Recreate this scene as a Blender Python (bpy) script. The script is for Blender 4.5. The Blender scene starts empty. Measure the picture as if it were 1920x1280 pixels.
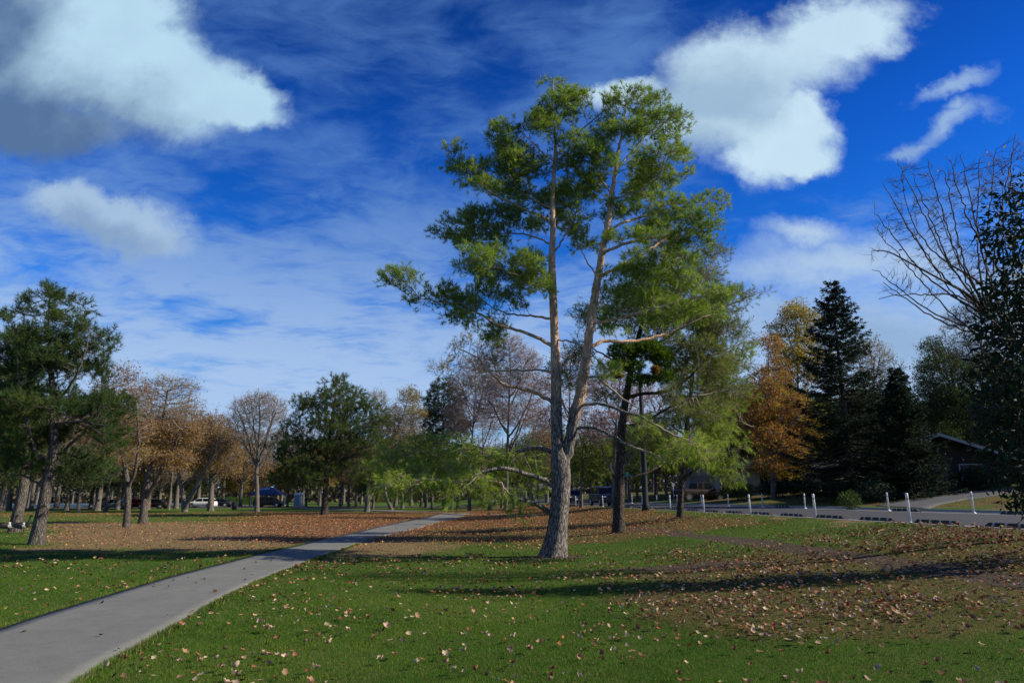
import bpy, math
import numpy as np
from math import sin, cos, tan, atan, atan2, pi, radians as R
from mathutils import Vector

# ------------------------------------------------------------------ camera, world, sun
C = bpy.context.scene
F = 1280.0; EYE = 1.6; PITCH = atan(292 / F)
cam = bpy.data.cameras.new('camera'); cam.lens = 24; cam.sensor_width = 36; cam.clip_end = 5000; cam.clip_start = 0.05
camo = bpy.data.objects.new('camera', cam); C.collection.objects.link(camo)
camo.location = (0, 0, EYE); camo.rotation_euler = (pi / 2 + PITCH, 0, 0); C.camera = camo
C.view_settings.view_transform = 'Standard'; C.view_settings.look = 'None'
C.view_settings.exposure = 0.45; C.view_settings.gamma = 1.0
C.render.film_transparent = False
C.cycles.max_bounces = 6; C.cycles.diffuse_bounces = 3; C.cycles.glossy_bounces = 2
C.cycles.transmission_bounces = 4; C.cycles.transparent_max_bounces = 6
C.cycles.use_denoising = True
try:
    C.cycles.denoiser = 'OPENIMAGEDENOISE'; C.cycles.denoising_prefilter = 'ACCURATE'
except Exception: pass

SUN_EL = R(33); SUN_AZ = R(-4)        # azimuth measured from +X, negative = a little behind the camera
sunv = Vector((cos(SUN_EL) * cos(SUN_AZ), cos(SUN_EL) * sin(SUN_AZ), sin(SUN_EL)))
sl = bpy.data.lights.new('sun', 'SUN'); sl.energy = 5.0; sl.angle = R(0.53); sl.color = (1.0, 0.90, 0.74)
so = bpy.data.objects.new('sun', sl); C.collection.objects.link(so)
so.rotation_euler = sunv.to_track_quat('Z', 'Y').to_euler(); so.location = (30, -10, 30)

class NT:
    """small node-tree writer"""
    def __init__(s, nt): s.nt = nt; s.n = nt.nodes; s.l = nt.links; s.n.clear()
    def put(s, sock, v):
        if v is None: return
        if hasattr(v, 'is_output'): s.l.new(v, sock)
        else:
            if hasattr(sock.default_value, '__len__') and not hasattr(v, '__len__'): v = [v] * len(sock.default_value)
            if hasattr(sock.default_value, '__len__') and len(sock.default_value) == 4 and len(v) == 3: v = tuple(v) + (1,)
            sock.default_value = v
    def node(s, t, ins=(), out=0, **kw):
        n = s.n.new(t)
        for k, v in kw.items(): setattr(n, k, v)
        for k, v in (ins.items() if isinstance(ins, dict) else enumerate(ins)): s.put(n.inputs[k], v)
        return n.outputs[out] if out is not None else n
    def m(s, op, a, b=None, c=None, clamp=False): return s.node('ShaderNodeMath', (a, b, c), operation=op, use_clamp=clamp)
    def v(s, op, a, b=None, out=0): return s.node('ShaderNodeVectorMath', (a, b), out=out, operation=op)
    def smooth(s, x, a, b, lo=0.0, hi=1.0):
        return s.node('ShaderNodeMapRange', (x, a, b, lo, hi), interpolation_type='SMOOTHSTEP')
    def lin(s, x, a, b, lo=0.0, hi=1.0): return s.node('ShaderNodeMapRange', (x, a, b, lo, hi))
    def mix(s, f, a, b, mode='MIX'):
        n = s.n.new('ShaderNodeMix'); n.data_type = 'RGBA'; n.blend_type = mode; n.clamp_factor = True
        s.put(n.inputs[0], f); s.put(n.inputs[6], a); s.put(n.inputs[7], b); return n.outputs[2]
    def noise(s, vec, scale, detail=4, rough=.5, dist=0, out=0, dim='3D'):
        return s.node('ShaderNodeTexNoise', {'Vector': vec, 'Scale': scale, 'Detail': detail, 'Roughness': rough, 'Distortion': dist}, out=out, noise_dimensions=dim)
    def ramp(s, f, stops):
        n = s.n.new('ShaderNodeValToRGB'); cr = n.color_ramp
        while len(cr.elements) < len(stops): cr.elements.new(.5)
        for e, (p, c) in zip(cr.elements, stops): e.position = p; e.color = tuple(c) + (1,)
        s.put(n.inputs[0], f); return n.outputs[0]

def uvdir(px, py):
    """direction of a sky feature as slopes (x/y, z/y)"""
    dx = (px - 960) / F; dy = (640 - py) / F
    Y = cos(PITCH) - dy * sin(PITCH)
    return dx / Y, (sin(PITCH) + dy * cos(PITCH)) / Y

def build_world():
    w = bpy.data.worlds.new('World'); C.world = w; w.use_nodes = True
    w.cycles.sampling_method = 'MANUAL'; w.cycles.sample_map_resolution = 256
    t = NT(w.node_tree); ST = 0.081
    sky = t.node('ShaderNodeTexSky', sky_type='NISHITA', sun_disc=False, sun_elevation=SUN_EL,
                 sun_rotation=pi / 2 - SUN_AZ, altitude=1600, air_density=1.0, dust_density=0.3, ozone_density=3.0)
    sky = t.node('ShaderNodeHueSaturation', {'Hue': 0.505, 'Saturation': 1.3, 'Value': 1.0, 'Color': sky})
    geo = t.node('ShaderNodeTexCoord', out=0)
    d = t.v('NORMALIZE', geo)
    sx = t.node('ShaderNodeSeparateXYZ', (d,), out=None)
    x, y, z = sx.outputs
    zc = t.m('MAXIMUM', z, 0.02); yc = t.m('MAXIMUM', y, 0.05)
    elev = t.smooth(z, 0.0, 0.75)
    # deep polarised blue overhead
    sky = t.mix(1.0, sky, t.ramp(elev, [(0, (.62, .90, 1.0)), (.3, (.36, 1.05, 1.6)), (.7, (.20, .74, 1.4)), (1, (.13, .46, .9))]), 'MULTIPLY')
    uv = t.node('ShaderNodeCombineXYZ', (t.m('DIVIDE', x, yc), t.m('DIVIDE', z, yc), 0.0))
    # veil of high cloud on a plane far above
    pl = t.node('ShaderNodeCombineXYZ', (t.m('DIVIDE', x, t.m('ADD', zc, .12)), t.m('DIVIDE', y, t.m('ADD', zc, .12)), 0.0))
    wp = t.noise(pl, 1.1, 3, .5, out=1)
    pl2 = t.v('ADD', pl, t.v('MULTIPLY', t.v('SUBTRACT', wp, (.5, .5, .5)), (.35, .35, .35)))
    plm = t.node('ShaderNodeMapping', {'Vector': pl2, 'Scale': (1.0, 1.5, 1), 'Rotation': (0, 0, R(-14))})
    n1 = t.noise(plm, 2.1, 7, .56, .3)
    n2 = t.noise(plm, .55, 3, .5)
    n3 = t.noise(plm, 8.5, 6, .62, .6)
    vv = t.m('ADD', t.m('MULTIPLY', n1, .62), t.m('MULTIPLY', n2, .38))
    vv = t.m('ADD', vv, t.m('MULTIPLY', t.m('SUBTRACT', n3, .5), .28))
    low = t.smooth(z, .48, .12)
    thr = t.m('SUBTRACT', 0.468, t.m('MULTIPLY', low, .16))
    clear = t.m('MULTIPLY', t.smooth(uv_x := t.m('DIVIDE', x, yc), .18, .34), t.smooth(z, .30, .40))
    thr = t.m('ADD', thr, t.m('MULTIPLY', clear, .16))
    veil = t.smooth(t.m('SUBTRACT', vv, thr), -.07, .20)
    veil = t.m('MULTIPLY', veil, t.m('ADD', .62, t.m('MULTIPLY', low, .36)))
    veilcol = t.mix(low, (1.1, 2.5, 5.6), (3.6, 5.1, 7.6))
    col = t.mix(veil, sky, veilcol)
    # cumulus groups
    wz = t.noise(uv, 3.2, 9, .60, out=1)
    wz2 = t.noise(uv, 9.0, 6, .62, out=1)
    uvw = t.v('ADD', uv, t.v('MULTIPLY', t.v('SUBTRACT', wz, (.5, .5, .5)), (.26, .22, 0)))
    uvw = t.v('ADD', uvw, t.v('MULTIPLY', t.v('SUBTRACT', wz2, (.5, .5, .5)), (.075, .075, 0)))
    fb = t.noise(uv, 7.5, 10, .62)
    def blobs(lst, vec):
        acc = None
        for (px, py, rx, ry, a) in lst:
            u, v_ = uvdir(px, py)
            mp = t.node('ShaderNodeMapping', {'Vector': vec, 'Location': (u, v_, 0), 'Rotation': (0, 0, R(a)), 'Scale': (rx * 1.2 / F, ry * 1.2 / F, 1)}, vector_type='TEXTURE')
            f = t.m('SUBTRACT', 1.0, t.v('LENGTH', mp, out=1))
            acc = f if acc is None else t.m('SMOOTH_MAX', acc, f, .12)
        return acc
    def cloud(col, lst, soft, amp, dark, cdark, clight, op=1.0):
        f = blobs(lst, uvw)
        f2 = t.m('ADD', f, t.m('MULTIPLY', t.m('SUBTRACT', fb, .5), amp))
        a = t.m('MULTIPLY', t.smooth(f2, -.02, soft), op)
        sh = t.smooth(blobs(dark, uvw), -.25, .75)
        tex = t.lin(wz2_f, .3, .7, -.16, .16)
        sh = t.m('SUBTRACT', sh, tex, clamp=True)
        return t.mix(t.m('MULTIPLY', a, t.smooth(y, .05, .2)), col, t.mix(sh, clight, cdark))
    wz2_f = t.noise(uv, 4.5, 8, .55)
    white = (5.2, 6.9, 8.2)
    col = cloud(col, [(60, 60, 360, 200, -20), (270, 140, 270, 138, -22), (430, 185, 140, 88, -12), (80, 235, 230, 90, -10), (200, 10, 190, 100, -10)],
                .50, .62, [(60, 250, 400, 170, -22), (-60, 60, 190, 260, 0)], (.85, 1.6, 3.1), (4.4, 6.4, 7.9))
    col = cloud(col, [(1420, 120, 250, 120, 22), (1570, 40, 150, 80, 10), (1320, 210, 150, 110, 0), (1390, 285, 100, 95, 0), (1450, 240, 130, 80, 0), (1480, 290, 110, 45, 8), (1170, 170, 130, 40, 12), (1500, 210, 90, 70, 0)],
                .62, .95, [(1330, 170, 200, 90, 15), (1250, 260, 120, 60, 0)], (3.0, 4.4, 6.0), white)
    col = cloud(col, [(205, 420, 160, 58, -8), (260, 440, 120, 44, -10), (150, 400, 90, 46, 0)],
                .55, .55, [(170, 460, 190, 50, -5)], (2.3, 3.4, 5.0), (3.8, 5.2, 6.8), .85)
    col = cloud(col, [(1780, 160, 105, 26, 12), (1790, 235, 90, 34, 22), (1730, 265, 60, 28, 10), (1800, 205, 40, 30, 0)],
                1.0, .9, [(1750, 270, 60, 30, 0)], (2.6, 4.0, 6.2), (3.4, 5.0, 7.0), .75)
    col = cloud(col, [(1580, 500, 320, 80, 6), (1640, 620, 340, 150, 0), (1500, 450, 140, 40, 5)],
                1.1, .8, [(1640, 640, 280, 80, 0)], (2.6, 4.0, 6.1), (4.2, 5.6, 7.3), .95)
    # below the horizon the world is plain dim ground colour
    col = t.mix(t.smooth(z, 0.0, -.03), col, (.5, .6, .5))
    bg = t.node('ShaderNodeBackground', (col, ST)); o = t.n.new('ShaderNodeOutputWorld'); t.l.new(bg, o.inputs[0])
build_world()

# ------------------------------------------------------------------ terrain and pixel-to-world helpers
RA = R(6.52); CA, SA = cos(RA), sin(RA)
PS = [-400, -60, -20, 2, 5, 8, 11, 13.05, 13.2, 18.8, 24.5, 24.65, 28, 34, 42, 55, 90, 500]
PH = [-1.0, -.15, 0, 0, .10, .34, .68, .90, .78, .90, .92, 1.04, 1.30, 1.84, 2.45, 2.9, 3.3, 5.0]
def hgt(x, y):
    s = np.asarray(x) * CA + np.asarray(y) * SA
    b = np.interp(s, PS, PH)
    xx, yy = np.asarray(x, float), np.asarray(y, float)
    off = np.clip((13.0 - s) / 6, 0, 1)
    return b + off * (.035 * np.sin(xx * .31 + 1.1) * np.sin(yy * .23 + .4) + .02 * np.sin(xx * .83 + yy * .41))
def H(x, y): return float(hgt(x, y))
def S2W(s, t): return s * CA - t * SA, s * SA + t * CA
def W(px, py, Y):
    u, v = uvdir(px, py); return np.array([u * Y, Y, EYE + v * Y])
def G(px, py):
    u, v = uvdir(px, py); Y = 3.0; st = .25
    while Y < 600:
        if EYE + v * Y < H(u * Y, Y):
            a, b = Y - st, Y
            for _ in range(30):
                c = (a + b) / 2
                if EYE + v * c < H(u * c, c): b = c
                else: a = c
            return np.array([u * b, b, H(u * b, b)])
        st = max(.25, Y * .01); Y += st
    return np.array([u * 600, 600, H(u * 600, 600)])
rng = np.random.default_rng(11)

def link(o, parent=None):
    C.collection.objects.link(o)
    if parent is not None: o.parent = parent
    return o
def tag(o, label=None, cat=None, group=None, kind=None):
    if label: o['label'] = label
    if cat: o['category'] = cat
    if group: o['group'] = group
    if kind: o['kind'] = kind
    return o
def empty(name, loc, rz=0.0, label=None, cat=None, group=None, sc=1.0):
    o = bpy.data.objects.new(name, None); o.location = tuple(float(v) for v in loc); o.rotation_euler = (0, 0, rz); o.scale = (sc, sc, sc)
    o.empty_display_size = .2
    link(o); return tag(o, label, cat, group)
def mesh_np(name, V, Fc, mat, parent=None, attrs=None, smooth=False, loc=None):
    """V (n,3) float, Fc: (m,k) int array or list of such arrays"""
    me = bpy.data.meshes.new(name)
    V = np.ascontiguousarray(V, dtype=np.float32)
    Fl = [f for f in (Fc if isinstance(Fc, list) else [Fc]) if len(f)]
    me.vertices.add(len(V)); me.vertices.foreach_set('co', V.ravel())
    li = np.concatenate([np.asarray(f, np.int32).ravel() for f in Fl])
    tot = np.concatenate([np.full(len(f), f.shape[1], np.int32) for f in Fl])
    me.loops.add(len(li)); me.loops.foreach_set('vertex_index', li)
    me.polygons.add(len(tot)); me.polygons.foreach_set('loop_start', np.concatenate([[0], np.cumsum(tot)[:-1]]).astype(np.int32))
    me.polygons.foreach_set('loop_total', tot)
    if smooth: me.polygons.foreach_set('use_smooth', np.ones(len(tot), bool))
    for k, a in (attrs or {}).items():
        a = np.asarray(a, np.float32)
        if a.ndim == 1:
            at = me.attributes.new(k, 'FLOAT', 'POINT'); at.data.foreach_set('value', a)
        else:
            at = me.attributes.new(k, 'FLOAT_COLOR', 'POINT')
            if a.shape[1] == 3: a = np.hstack([a, np.ones((len(a), 1), np.float32)])
            at.data.foreach_set('color', a.ravel())
    me.update(calc_edges=True)
    if mat is not None: me.materials.append(mat)
    o = bpy.data.objects.new(name, me); link(o, parent)
    if loc is not None: o.location = tuple(float(v) for v in loc)
    return o

class MB:
    """collects shapes, then links them as ONE mesh"""
    def __init__(s): s.v = []; s.f = []; s.m = []
    def add(s, vs, fs, mi=0):
        b = len(s.v); s.v += [tuple(map(float, p)) for p in vs]; s.f += [tuple(b + i for i in f) for f in fs]; s.m += [mi] * len(fs)
    def box(s, c, d, rz=0.0, mi=0, rx=0.0, ry=0.0):
        M = (Vector((0, 0, 0)),)
        from mathutils import Euler
        E = Euler((rx, ry, rz)).to_matrix(); vs = []
        for k in ((-1, -1, -1), (1, -1, -1), (1, 1, -1), (-1, 1, -1), (-1, -1, 1), (1, -1, 1), (1, 1, 1), (-1, 1, 1)):
            p = E @ Vector((k[0] * d[0] / 2, k[1] * d[1] / 2, k[2] * d[2] / 2)); vs.append((p.x + c[0], p.y + c[1], p.z + c[2]))
        s.add(vs, [(3, 2, 1, 0), (4, 5, 6, 7), (0, 1, 5, 4), (1, 2, 6, 5), (2, 3, 7, 6), (3, 0, 4, 7)], mi)
    def tube(s, a, b, r0, r1=None, n=10, mi=0, caps=True):
        r1 = r0 if r1 is None else r1
        a, b = Vector(a), Vector(b); d = (b - a).normalized()
        u = d.orthogonal().normalized(); w = d.cross(u); vs = []
        for p, r in ((a, r0), (b, r1)):
            for k in range(n):
                q = p + (u * cos(2 * pi * k / n) + w * sin(2 * pi * k / n)) * r; vs.append(tuple(q))
        fs = [(k, (k + 1) % n, n + (k + 1) % n, n + k) for k in range(n)]
        if caps: fs += [tuple(range(n - 1, -1, -1)), tuple(range(n, 2 * n))]
        s.add(vs, fs, mi)
    def lathe(s, prof, c=(0, 0, 0), n=16, mi=0):
        vs = [(c[0] + r * cos(2 * pi * k / n), c[1] + r * sin(2 * pi * k / n), c[2] + z) for r, z in prof for k in range(n)]
        fs = [(j * n + k, j * n + (k + 1) % n, (j + 1) * n + (k + 1) % n, (j + 1) * n + k) for j in range(len(prof) - 1) for k in range(n)]
        fs += [tuple(range(n - 1, -1, -1)), tuple(range((len(prof) - 1) * n, len(prof) * n))]
        s.add(vs, fs, mi)
    def prism(s, poly, y0, y1, mi=0):
        """poly in xz, extruded along y"""
        n = len(poly); vs = [(p[0], y0, p[1]) for p in poly] + [(p[0], y1, p[1]) for p in poly]
        fs = [tuple(range(n)), tuple(range(2 * n - 1, n - 1, -1))] + [(k, n + k, n + (k + 1) % n, (k + 1) % n) for k in range(n)]
        s.add(vs, fs, mi)
    def build(s, name, mat, parent=None, bevel=0.0, smooth=False, loc=None):
        me = bpy.data.meshes.new(name); me.from_pydata(s.v, [], s.f)
        for m_ in (mat if isinstance(mat, (list, tuple)) else [mat]): me.materials.append(m_)
        me.polygons.foreach_set('material_index', s.m)
        if smooth: me.polygons.foreach_set('use_smooth', [True] * len(s.f))
        me.update()
        o = bpy.data.objects.new(name, me); link(o, parent)
        if loc is not None: o.location = tuple(float(v) for v in loc)
        if bevel:
            b = o.modifiers.new('b', 'BEVEL'); b.width = bevel; b.segments = 2; b.limit_method = 'ANGLE'; b.angle_limit = R(40)
        return o
def copy_tree(o, parent=None):
    c = o.copy(); C.collection.objects.link(c); c.parent = parent
    for ch in list(o.children): copy_tree(ch, c)
    return c

# ------------------------------------------------------------------ materials
def newmat(name):
    m = bpy.data.materials.new(name); m.use_nodes = True
    return m, NT(m.node_tree)
def finish(t, shader):
    o = t.n.new('ShaderNodeOutputMaterial'); t.l.new(shader, o.inputs[0])
def bsdf(t, col, rough=.6, spec=.5, bump=None, metal=0.0, coat=0.0, trans=0.0):
    n = t.n.new('ShaderNodeBsdfPrincipled')
    t.put(n.inputs['Base Color'], col); t.put(n.inputs['Roughness'], rough); t.put(n.inputs['Metallic'], metal)
    t.put(n.inputs['Specular IOR Level'], spec); n.inputs['Coat Weight'].default_value = coat; n.inputs['Coat Roughness'].default_value = .05
    n.inputs['Transmission Weight'].default_value = trans
    if bump is not None: t.l.new(bump, n.inputs['Normal'])
    return n.outputs[0]
def bumpn(t, h, dist, st=1.0): return t.node('ShaderNodeBump', {'Strength': st, 'Distance': dist, 'Height': h})
def simple(name, col, rough=.6, var=.15, scale=6.0, spec=.5, metal=0.0, coat=0.0, bump=0.0):
    m, t = newmat(name); co = t.node('ShaderNodeTexCoord', out=3)
    n = t.noise(co, scale, 5, .6)
    c = t.mix(t.lin(n, .3, .7), tuple(v * (1 - var) for v in col), tuple(min(1, v * (1 + var)) for v in col))
    finish(t, bsdf(t, c, rough, spec, bumpn(t, n, bump) if bump else None, metal, coat)); return m

def foliage_mat(name, dark, mid, light, trans=.35, rough=.6, spec=.14):
    """colour picked by the tint stored on every leaf / shoot"""
    m, t = newmat(name)
    a = t.node('ShaderNodeAttribute', out=2, attribute_name='tint')
    col = t.ramp(a, [(0, dark), (.5, mid), (1, light)])
    p = bsdf(t, col, rough, spec)
    tr = t.node('ShaderNodeBsdfTranslucent', {'Color': t.mix(1.0, col, (1.15, 1.25, .55), 'MULTIPLY')})
    mx = t.node('ShaderNodeMixShader', (trans, p, tr)); finish(t, mx); return m
def vcol_mat(name, trans=.15, rough=.7):
    m, t = newmat(name)
    a = t.node('ShaderNodeAttribute', out=0, attribute_name='col')
    co = t.node('ShaderNodeTexCoord', out=3); n = t.noise(co, 90, 3)
    c = t.mix(.5, a, t.mix(1.0, a, t.lin(n, .3, .7, .5, 1.3), 'MULTIPLY'))
    p = bsdf(t, c, rough, .08); tr = t.node('ShaderNodeBsdfTranslucent', {'Color': c})
    finish(t, t.node('ShaderNodeMixShader', (trans, p, tr))); return m
def bark_mat(name, low, high=None, z0=0, z1=1, scale=1.0, depth=.03, furrow=.25):
    """furrowed bark; optional smoother upper bark above a height"""
    m, t = newmat(name); co = t.node('ShaderNodeTexCoord', out=3)
    st = t.node('ShaderNodeMapping', {'Vector': co, 'Scale': (15 * scale, 15 * scale, 3.0 * scale)})
    wv = t.noise(st, .8, 3, .5, out=1)
    st2 = t.v('ADD', st, t.v('MULTIPLY', t.v('SUBTRACT', wv, (.5, .5, .5)), (1.6, 1.6, 1.6)))
    vo = t.node('ShaderNodeTexVoronoi', {'Vector': st2, 'Scale': 1.3}, feature='DISTANCE_TO_EDGE')
    n = t.noise(st, 2.2, 7, .65); n2 = t.noise(co, 1.3, 3, .5)
    plate = t.smooth(vo, 0.0, .22)
    hgt_ = t.m('ADD', t.m('MULTIPLY', plate, .75), t.m('MULTIPLY', n, .5))
    c = t.mix(plate, tuple(v * furrow for v in low), low)
    c = t.mix(t.lin(n, .3, .75), t.mix(1.0, c, (.6, .58, .56), 'MULTIPLY'), t.mix(1.0, c, (1.35, 1.33, 1.3), 'MULTIPLY'))
    if high is not None:
        sx = t.node('ShaderNodeSeparateXYZ', (co,), out=2)
        zf = t.smooth(t.m('ADD', sx, t.lin(n2, .3, .7, -.8, .8)), z0, z1)
        nh = t.noise(t.node('ShaderNodeMapping', {'Vector': co, 'Scale': (5, 5, 1.2)}), 2.5, 6, .6)
        hc = t.mix(t.lin(nh, .35, .65), tuple(v * .62 for v in high), tuple(min(1, v * 1.15) for v in high))
        hc = t.mix(t.m('MULTIPLY', plate, t.lin(nh, .3, .6)), t.mix(1.0, hc, (.72, .69, .66), 'MULTIPLY'), hc)
        c = t.mix(zf, c, hc)
    finish(t, bsdf(t, c, .92, .15, bumpn(t, hgt_, depth))); return m

M = {}
M['bark_pine'] = bark_mat('bark_pine', (.27, .245, .225), (.82, .55, .36), 3.6, 5.6, 1.0, .03)
M['bark_dark'] = bark_mat('bark_dark', (.13, .11, .095), None, scale=1.2, depth=.05)
M['bark_grey'] = bark_mat('bark_grey', (.165, .15, .132), None, scale=.9, depth=.03, furrow=.4)
M['bark_far'] = simple('bark_far', (.13, .115, .10), .95, .35, 3.0, .1)
M['twig_grey'] = simple('twig_grey', (.19, .155, .13), .9, .25, 2.0, .1)
M['twig_pink'] = simple('twig_pink', (.24, .18, .165), .9, .25, 2.0, .1)
M['twig_dark'] = simple('twig_dark', (.085, .07, .058), .9, .25, 2.0, .2)
M['twig_pine'] = simple('twig_pine', (.33, .26, .20), .9, .35, 2.0, .1)
M['need_main'] = foliage_mat('need_main', (.075, .14, .020), (.195, .285, .05), (.35, .42, .095), .42)
M['need_lime'] = foliage_mat('need_lime', (.09, .15, .02), (.21, .29, .045), (.37, .42, .09), .42)
M['need_olive'] = foliage_mat('need_olive', (.055, .085, .018), (.13, .17, .036), (.23, .255, .07), .40)
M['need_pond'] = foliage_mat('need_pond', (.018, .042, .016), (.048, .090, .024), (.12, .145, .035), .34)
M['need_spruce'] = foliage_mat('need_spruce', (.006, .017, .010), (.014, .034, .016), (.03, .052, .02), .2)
M['need_broom'] = foliage_mat('need_broom', (.03, .065, .010), (.09, .16, .022), (.20, .26, .04), .35)
M['leaf_brown'] = foliage_mat('leaf_brown', (.12, .07, .03), (.24, .14, .05), (.38, .24, .09), .35)
M['leaf_pale'] = foliage_mat('leaf_pale', (.14, .12, .07), (.25, .205, .11), (.38, .32, .16), .3)
M['leaf_gold'] = foliage_mat('leaf_gold', (.07, .09, .015), (.28, .21, .02), (.48, .31, .025), .45)
M['leaf_orange'] = foliage_mat('leaf_orange', (.18, .07, .025), (.40, .155, .045), (.56, .28, .09), .42)
M['leaf_red'] = foliage_mat('leaf_red', (.16, .04, .03), (.30, .09, .05), (.42, .16, .07), .4)
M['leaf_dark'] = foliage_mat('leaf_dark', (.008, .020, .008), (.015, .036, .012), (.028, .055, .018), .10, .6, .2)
M['leaf_green'] = foliage_mat('leaf_green', (.03, .06, .015), (.07, .12, .03), (.16, .19, .05), .35)
M['fallen'] = vcol_mat('fallen')

def noise2(x, y, sc, seed=0):
    """cheap value noise on arrays"""
    x = np.asarray(x) * sc + seed * 17.3; y = np.asarray(y) * sc + seed * 9.1
    xi, yi = np.floor(x), np.floor(y); fx, fy = x - xi, y - yi
    fx = fx * fx * (3 - 2 * fx); fy = fy * fy * (3 - 2 * fy)
    def h(a, b):
        v = np.sin(a * 127.1 + b * 311.7) * 43758.5453; return v - np.floor(v)
    return (h(xi, yi) * (1 - fx) + h(xi + 1, yi) * fx) * (1 - fy) + (h(xi, yi + 1) * (1 - fx) + h(xi + 1, yi + 1) * fx) * fy
def fbm2(x, y, sc, seed=0): return (noise2(x, y, sc, seed) + .5 * noise2(x, y, sc * 2.1, seed + 3) + .25 * noise2(x, y, sc * 4.3, seed + 5)) / 1.75
def sstep(v, a, b):
    t_ = np.clip((v - a) / (b - a), 0, 1); return t_ * t_ * (3 - 2 * t_)

# ------------------------------------------------------------------ paths (world polylines of their two edges)
pathL = [G(*p) for p in [(0, 1180), (50, 1162), (300, 1087), (425, 1055), (605, 1012), (662, 1000), (712, 987), (765, 976.5), (806, 967.5), (822, 963.5)]]
pathR = [G(*p) for p in [(155, 1280), (200, 1245), (280, 1205), (385, 1142), (450, 1107), (550, 1065), (690, 1012), (756, 997), (800, 986), (834, 977), (862, 970), (880, 964.5)]]
def extend(P, n=7.0):
    P = [np.array(p) for p in P]; d = P[0] - P[2]; d /= np.linalg.norm(d); return [P[0] + d * n] + P
pathL = extend(pathL, 8); pathR = extend(pathR, 6)
def resample(P, n):
    P = np.array(P); d = np.r_[0, np.cumsum(np.linalg.norm(np.diff(P, axis=0), axis=1))]
    u = np.linspace(0, d[-1], n); return np.stack([np.interp(u, d, P[:, k]) for k in range(P.shape[1])], 1)
def ribbon(name, A, B, mat, lift, n=80, m=6, skirt=.05, label=None, wob=0.0):
    A = resample(A, n); B = resample(B, n)
    if wob:
        for P, sd in ((A, 1), (B, 2)): P[:, 0] += (fbm2(P[:, 0], P[:, 1], 1.5, sd) - .5) * wob
    rows = []
    for j in range(m + 1):
        f = j / m; P = A * (1 - f) + B * f; P[:, 2] = hgt(P[:, 0], P[:, 1]) + lift; rows.append(P)
    lo = rows[0].copy(); lo[:, 2] -= skirt + lift; hi = rows[-1].copy(); hi[:, 2] -= skirt + lift
    rows = [lo] + rows + [hi]; k = len(rows); V = np.concatenate(rows)
    i = np.arange(n - 1); Fc = np.concatenate([np.stack([j * n + i, (j + 1) * n + i, (j + 1) * n + i + 1, j * n + i + 1], 1) for j in range(k - 1)])
    return tag(mesh_np(name, V, Fc, mat), kind='structure')
cross_path = ([G(*p) for p in [(560, 952.5), (680, 955), (800, 958.5), (870, 962.5), (960, 964), (1010, 965)]],
              [G(*p) for p in [(560, 953.6), (680, 956.8), (800, 961.5), (870, 966), (960, 967), (1010, 968)]])
trail = np.array([G(*p) for p in [(1085, 990), (1160, 989), (1215, 992), (1300, 1004), (1400, 1014), (1500, 1029), (1600, 1043), (1700, 1058), (1800, 1074), (1920, 1092), (2100, 1120)]])
def pline_dist(x, y, P):
    d = np.full(np.shape(x), 1e9)
    for a, b in zip(P[:-1], P[1:]):
        vx, vy = b[0] - a[0], b[1] - a[1]; L = vx * vx + vy * vy
        t_ = np.clip(((x - a[0]) * vx + (y - a[1]) * vy) / L, 0, 1)
        d = np.minimum(d, np.hypot(x - a[0] - t_ * vx, y - a[1] - t_ * vy))
    return d
_pl = resample(pathL, 60); _pr = resample(pathR, 60)
_pc = (_pl + resample(pathR, 60)) / 2
def path_side(x, y):
    """signed: >0 right of the path's right edge, <0 left of the left edge (0 on it)"""
    xr = np.interp(y, _pr[:, 1], _pr[:, 0]); xl = np.interp(y, _pl[:, 1], _pl[:, 0])
    on = y < _pl[-1, 1]
    return np.where(on, np.where(x > xr, x - xr, np.where(x < xl, x - xl, 0)), np.where(x > 0, 1.0, -1.0) * 5)

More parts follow.
